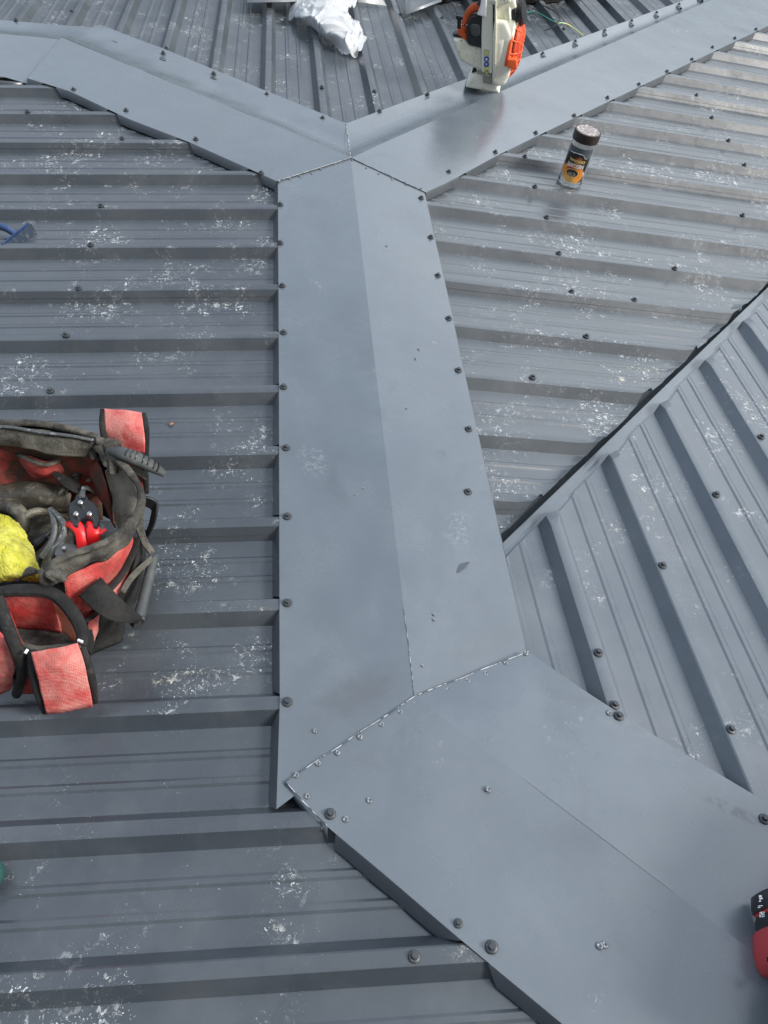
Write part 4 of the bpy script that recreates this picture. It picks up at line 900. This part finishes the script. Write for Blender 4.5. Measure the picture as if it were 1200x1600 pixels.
tube('handle', [P(-120, 318, 'L', .03), P(-30, 345, 'L', .032), P(5, 355, 'L', .030), P(24, 366, 'L', .018)], [.0085, .0085, .0085, .0075], M['bluemetal'], br, n=24, seg=16)

# ---- green thing at the lower left edge
gt = thing('rubber_glove', 'green rubber-coated glove whose fingertip just enters at the lower left edge', 'glove')
gb = P(-26, 1371, 'L', .02)
bm = bmesh.new()
fing = [((0, 0), (-.045, -.01), .026), ((-.004, .040), (-.05, .02), .011), ((-.01, -.038), (-.055, -.015), .011)]
bmesh.ops.create_uvsphere(bm, u_segments=32, v_segments=20, radius=1, matrix=Matrix.Translation((0, 0, .006)) @ Matrix.Diagonal((.0325, .027, .021, 1)))
for v in bm.verts: v.co += noise.noise_vector(v.co * 60) * .0018
link('fingertip', bm, M['green'], gt)
bm = bmesh.new(); tube_bm(bm, [Vector((0, 0, .006)), Vector((-.04, -.004, .008)), Vector((-.085, -.012, .010)), Vector((-.13, -.02, .012))], [.022, .024, .034, .036], seg=18, n=20, flat=.7)
for k, a in enumerate((-.5, .5, 1.0)): tube_bm(bm, [Vector((-.08, 0, .008)), Vector((-.05, .035 * a, .010)), Vector((-.015, .055 * a, .004))], [.012, .011, .009], seg=12, n=12)
link('glove_body', bm, M['green'], gt)
gt.location = gb + Vector((-.005, 0, 0))

# ---- drill at the right edge
dr = thing('cordless_drill', 'red and black cordless drill lying at the right edge on the near ridge cap', 'drill')
q0 = P(1180, 1450, 'L', .045)
xa = (P(1230, 1452, 'L', .045) - q0).normalized(); 
DM = Matrix.Translation(P(1190, 1460, 'L', .030))
def dpts(*a): return [P(u, v, 'L', h) for u, v, h in a]
tube('battery', dpts((1197, 1388, .060), (1199, 1402, .062), (1202, 1416, .062)), [.020, .0215, .021], M['black'], dr, n=8, seg=4, flat=.9) if False else None
def loft(name, rings, mat, parent):
    """rings: list of (centre, half width vector, half height)"""
    bm = bmesh.new(); rs = []
    for c, hw, hh in rings:
        rs.append([bm.verts.new(c + hw * math.copysign(abs(math.cos(t)) ** .55, math.cos(t)) + Vector((0, 0, hh * math.copysign(abs(math.sin(t)) ** .55, math.sin(t))))) for t in [2 * math.pi * k / 28 for k in range(28)]])
    for a, b in zip(rs, rs[1:]):
        for j in range(28): bm.faces.new((a[j], a[(j + 1) % 28], b[(j + 1) % 28], b[j]))
    bm.faces.new(rs[0][::-1]); bm.faces.new(rs[-1]); bmesh.ops.recalc_face_normals(bm, faces=bm.faces)
    return link(name, bm, mat, parent, ang=55)
def ring(u0, u1, v, h, hh):
    a, b = P(u0, v, 'L', h), P(u1, v - (u1 - u0) * .12, 'L', h); return (a.lerp(b, .5), (b - a) * .5, hh)
bat = loft('battery', [ring(1178, 1196, 1392, .062, .018), ring(1176, 1197, 1394, .062, .026), ring(1176, 1199, 1410, .062, .027), ring(1178, 1202, 1421, .062, .026)], M['black'], dr)
loft('battery_latch', [ring(1180, 1199, 1421, .060, .024), ring(1180, 1204, 1424, .060, .024), ring(1182, 1204, 1427, .060, .022)], M['toolred'], dr)
loft('handle', [ring(1181, 1206, 1425, .058, .020), ring(1180, 1208, 1436, .058, .022), ring(1182, 1212, 1455, .056, .024)], M['black'], dr)
body = loft('body', [ring(1181, 1236, 1448, .055, .026), ring(1179, 1244, 1454, .055, .034), ring(1180, 1252, 1480, .055, .036), ring(1184, 1256, 1500, .055, .036), ring(1190, 1256, 1514, .055, .033), ring(1200, 1250, 1524, .052, .022)], M['toolred'], dr)
def spot(u, v, w, h_, mat, name='print', hh=.090, par=None):
    bm = bmesh.new(); bm.faces.new([bm.verts.new(P(u + a, v + b, 'L', hh)) for a, b in ((-w, -h_ + w * .1), (w, -h_ - w * .1), (w, h_ - w * .1), (-w, h_ + w * .1))]); return link(name, bm, mat, par or bat)
for u, v, w, h_ in ((1180, 1398, 2.2, 1.6), (1181, 1401.5, 2.6, 1.2), (1179.5, 1405.5, 1.6, .9), (1180, 1413, 3.4, .6), (1178, 1415.5, 2., .5)): spot(u, v, w, h_, M['white'])
spot(1182.5, 1426.5, 4.0, 4.0, M['white'], hh=.0875)
fc = bpy.data.curves.new('rating', 'FONT'); fc.body = '5.0'; fc.size = .0058; fc.align_x = 'CENTER'; fc.align_y = 'CENTER'; fc.offset = .0002
to = bpy.data.objects.new('rating_curve', fc); C.objects.link(to); dg = bpy.context.evaluated_depsgraph_get(); dg.update()
me = bpy.data.meshes.new_from_object(to.evaluated_get(dg)); C.objects.unlink(to); bpy.data.objects.remove(to)
ro = bpy.data.objects.new('rating_print', me); C.objects.link(ro); me.materials.clear(); me.materials.append(M['black']); ro.parent = bat; ro.location = P(1183.2, 1426.5, 'L', .0895); ro.rotation_euler = (0, 0, R(8))
bm = bmesh.new(); bm.faces.new([bm.verts.new(P(u, v, 'L', .0925)) for u, v in ((1189, 1493), (1194.5, 1492), (1195, 1500), (1190, 1501))]); link('screw_recess', bm, M['webbing'], body)
tube('screw_recess', dpts((1196, 1513, .080), (1206, 1508, .084)), .004, M['rubber'], body, n=4)

dr.location = (.006, -.002, 0)
# ---- plastic bag on the far slope
def rowT(*a): return [P(u, v, 'T', h) for u, v, h in a]
pb = patch('plastic_bag', [rowT((458, -18, .05), (500, -26, .08), (540, -24, .07), (560, -14, .05)),
    rowT((452, 20, .02), (478, -2, .07), (520, -6, .09), (556, 2, .05)),
    rowT((450, 34, .004), (474, 24, .055), (512, 16, .085), (546, 22, .05)),
    rowT((470, 36, .008), (490, 36, .055), (522, 34, .075), (562, 40, .045)),
    rowT((500, 60, .006), (512, 54, .05), (538, 50, .06), (568, 54, .03)),
    rowT((521, 72, .006), (530, 68, .035), (548, 66, .045), (573, 66, .012)),
    rowT((533, 86, .004), (542, 85, .012), (552, 87, .012), (563, 90, .004))], M['film'], None, thick=.0006, wob=.006, wsc=14, nu=90, nv=120)
bmx = bmesh.new(); bmx.from_mesh(pb.data)
for v in bmx.verts:
    a = v.co.x * .8 - v.co.y * .6; b = v.co.x * .6 + v.co.y * .8
    w1 = noise.noise(Vector((a * 7, b * 7, 3))) * .5
    k = (1 - abs(noise.noise(Vector((b * 24 + w1 * 3, a * 5, 0))))) ** 4 * .016 + (1 - abs(noise.noise(Vector((a * 20 + w1 * 4, b * 8, 5))))) ** 6 * .010
    v.co.z += k - .006; v.co.z = max(v.co.z, pz('T', v.co.x, v.co.y) + .003 + (HT if abs(((v.co.x - PH_T) / P_ + .5) % 1 - .5) * P_ < .026 else 0))
bmx.to_mesh(pb.data); bmx.free()
tag(pb, 'crumpled white plastic carrier bag with faint print on the far slope', 'plastic bag')
# offcuts of sheet at the top edge
def plate(name, pts, th, mat):
    bm = bmesh.new(); bm.faces.new([bm.verts.new(p) for p in pts]); o = link(name, bm, mat); s = o.modifiers.new('thickness', 'SOLIDIFY'); s.thickness = th; return o
tag(plate('sheet_offcut', rowT((386, 4, .05), (465, 2, .055), (470, -40, .07), (384, -40, .06)), .0015, M['offcut']), 'flat grey steel offcut left of the plastic bag at the top edge', 'metal offcut', 'steel offcuts at the top edge')
tag(plate('sheet_offcut', rowT((560, 3, .03), (604, 9, .012), (590, -14, .05), (548, -18, .06)), .0015, M['offlight']), 'pale pointed steel offcut right of the plastic bag at the top edge', 'metal offcut', 'steel offcuts at the top edge')
tag(plate('sheet_offcut', rowT((633, 0, .05), (634, 23, .035), (690, 2, .035), (686, -30, .05), (640, -30, .07)), .0015, M['offcut']), 'grey steel offcut with a pointed corner just left of the leaf blower', 'metal offcut', 'steel offcuts at the top edge')
# black holdall beyond the blower at the top edge
hb = thing('holdall', 'black holdall whose lower edge shows at the top behind the leaf blower', 'bag')
def bagrow(h, k=0): return rowT((690, 6 - k, h), (740, -1 - k, h), (800, 5 - k, h), (860, 5 - k, h), (905, -6 - k, h))
a_ = bagrow(.004); top_ = [p + Vector((0, .06, .16)) for p in a_]; back_ = [p + Vector((0, .45, .14)) for p in a_]; low_ = [p + Vector((0, .5, -.01)) for p in a_]
patch('holdall_body', [a_, [p + Vector((0, -.012, .07)) for p in a_], top_, back_, low_], M['webbing'], hb, thick=.006, wob=.006, nu=30, nv=30)
tube('holdall_strap', [a_[1] + Vector((0, .1, .17)), a_[2] + Vector((-.05, .15, .26)), a_[3] + Vector((0, .1, .17))], .012, M['webbing'], hb, flat=.5)

# wires
wg = tube('earth_wire', rowT((812, 26, .004), (822, 20, .012), (838, 19, .02), (852, 26, .03), (862, 32, .032), (872, 36, .03), (884, 37, .024), (896, 44, .012), (911, 55, .004)), .0019, M['wireg'], None, n=70, seg=8)
tag(wg, 'thin green and yellow earth wire curling to the right of the leaf blower', 'wire')
wy = tube('yellow_sleeve', rowT((872, 36, .0302), (884, 37, .0242), (896, 44, .0122), (911, 55, .0042)), .0025, M['wirey'], wg, n=30, seg=8)
wk = tube('black_cable', rowT((828, -30, .03), (838, 2, .03), (856, 12, .04), (870, 20, .045), (875, 30, .04), (871, 36, .034), (862, 43, .02), (851, 48, .006)), .0024, M['black'], None, n=70, seg=8)
tag(wk, 'thin black cable crossing over the green and yellow wire', 'cable')
# dry leaf scrap
lf = P(266, 663, 'L', .003); bm = bmesh.new()
vs_ = [(-.010, -.001, .001), (-.004, .003, .002), (.002, .002, .001), (.006, .006, .003), (.009, .001, .002), (.004, -.002, .001), (.003, -.007, .003), (-.002, -.003, .002)]
c_ = bm.verts.new((0, 0, .003)); vv = [bm.verts.new(v) for v in vs_]
for i in range(8): bm.faces.new((c_, vv[i], vv[(i + 1) % 8]))
o = link('dry_leaf', bm, M['leaf']); o.location = lf; o.scale = (.75, .75, .75); o.modifiers.new('t', 'SOLIDIFY').thickness = .0004
tag(o, 'small scrap of dry brown leaf on the left slope right of the red flap', 'leaf')

# bag shape added by the drill to shade the corner, edge just in view
bb = thing('shade_block', 'bag-shaped black block added beside the drill to darken the lower right corner', 'bag')
base_ = [P(u, v, 'L', .004) for u, v in ((1262, 1345), (1238, 1420), (1214, 1500), (1194, 1575), (1186, 1680))]
off_ = Vector((.34, -.02, 0))
patch('shade_block_body', [base_, [p + Vector((.004, 0, .10)) for p in base_], [p + Vector((.02, 0, .17)) for p in base_], [p + Vector((.08, 0, .21)) for p in base_], [p + off_ + Vector((-.02, 0, .26)) for p in base_], [p + off_ for p in base_]], M['webbing'], bb, thick=.006, wob=.003, wsc=12, nu=30, nv=30)
for q in (0, 4):
    sec = [base_[q], base_[q] + Vector((.004, 0, .10)), base_[q] + Vector((.02, 0, .17)), base_[q] + Vector((.08, 0, .21)), base_[q] + off_ + Vector((-.02, 0, .26)), base_[q] + off_]
    bm = bmesh.new(); bm.faces.new([bm.verts.new(p) for p in sec]); link('shade_block_end', bm, M['webbing'], bb)
tube('shade_block_handle', [base_[1] + Vector((.15, 0, .26)), base_[2] + Vector((.15, 0, .33)), base_[3] + Vector((.15, 0, .26))], .012, M['webbing'], bb, flat=.6)
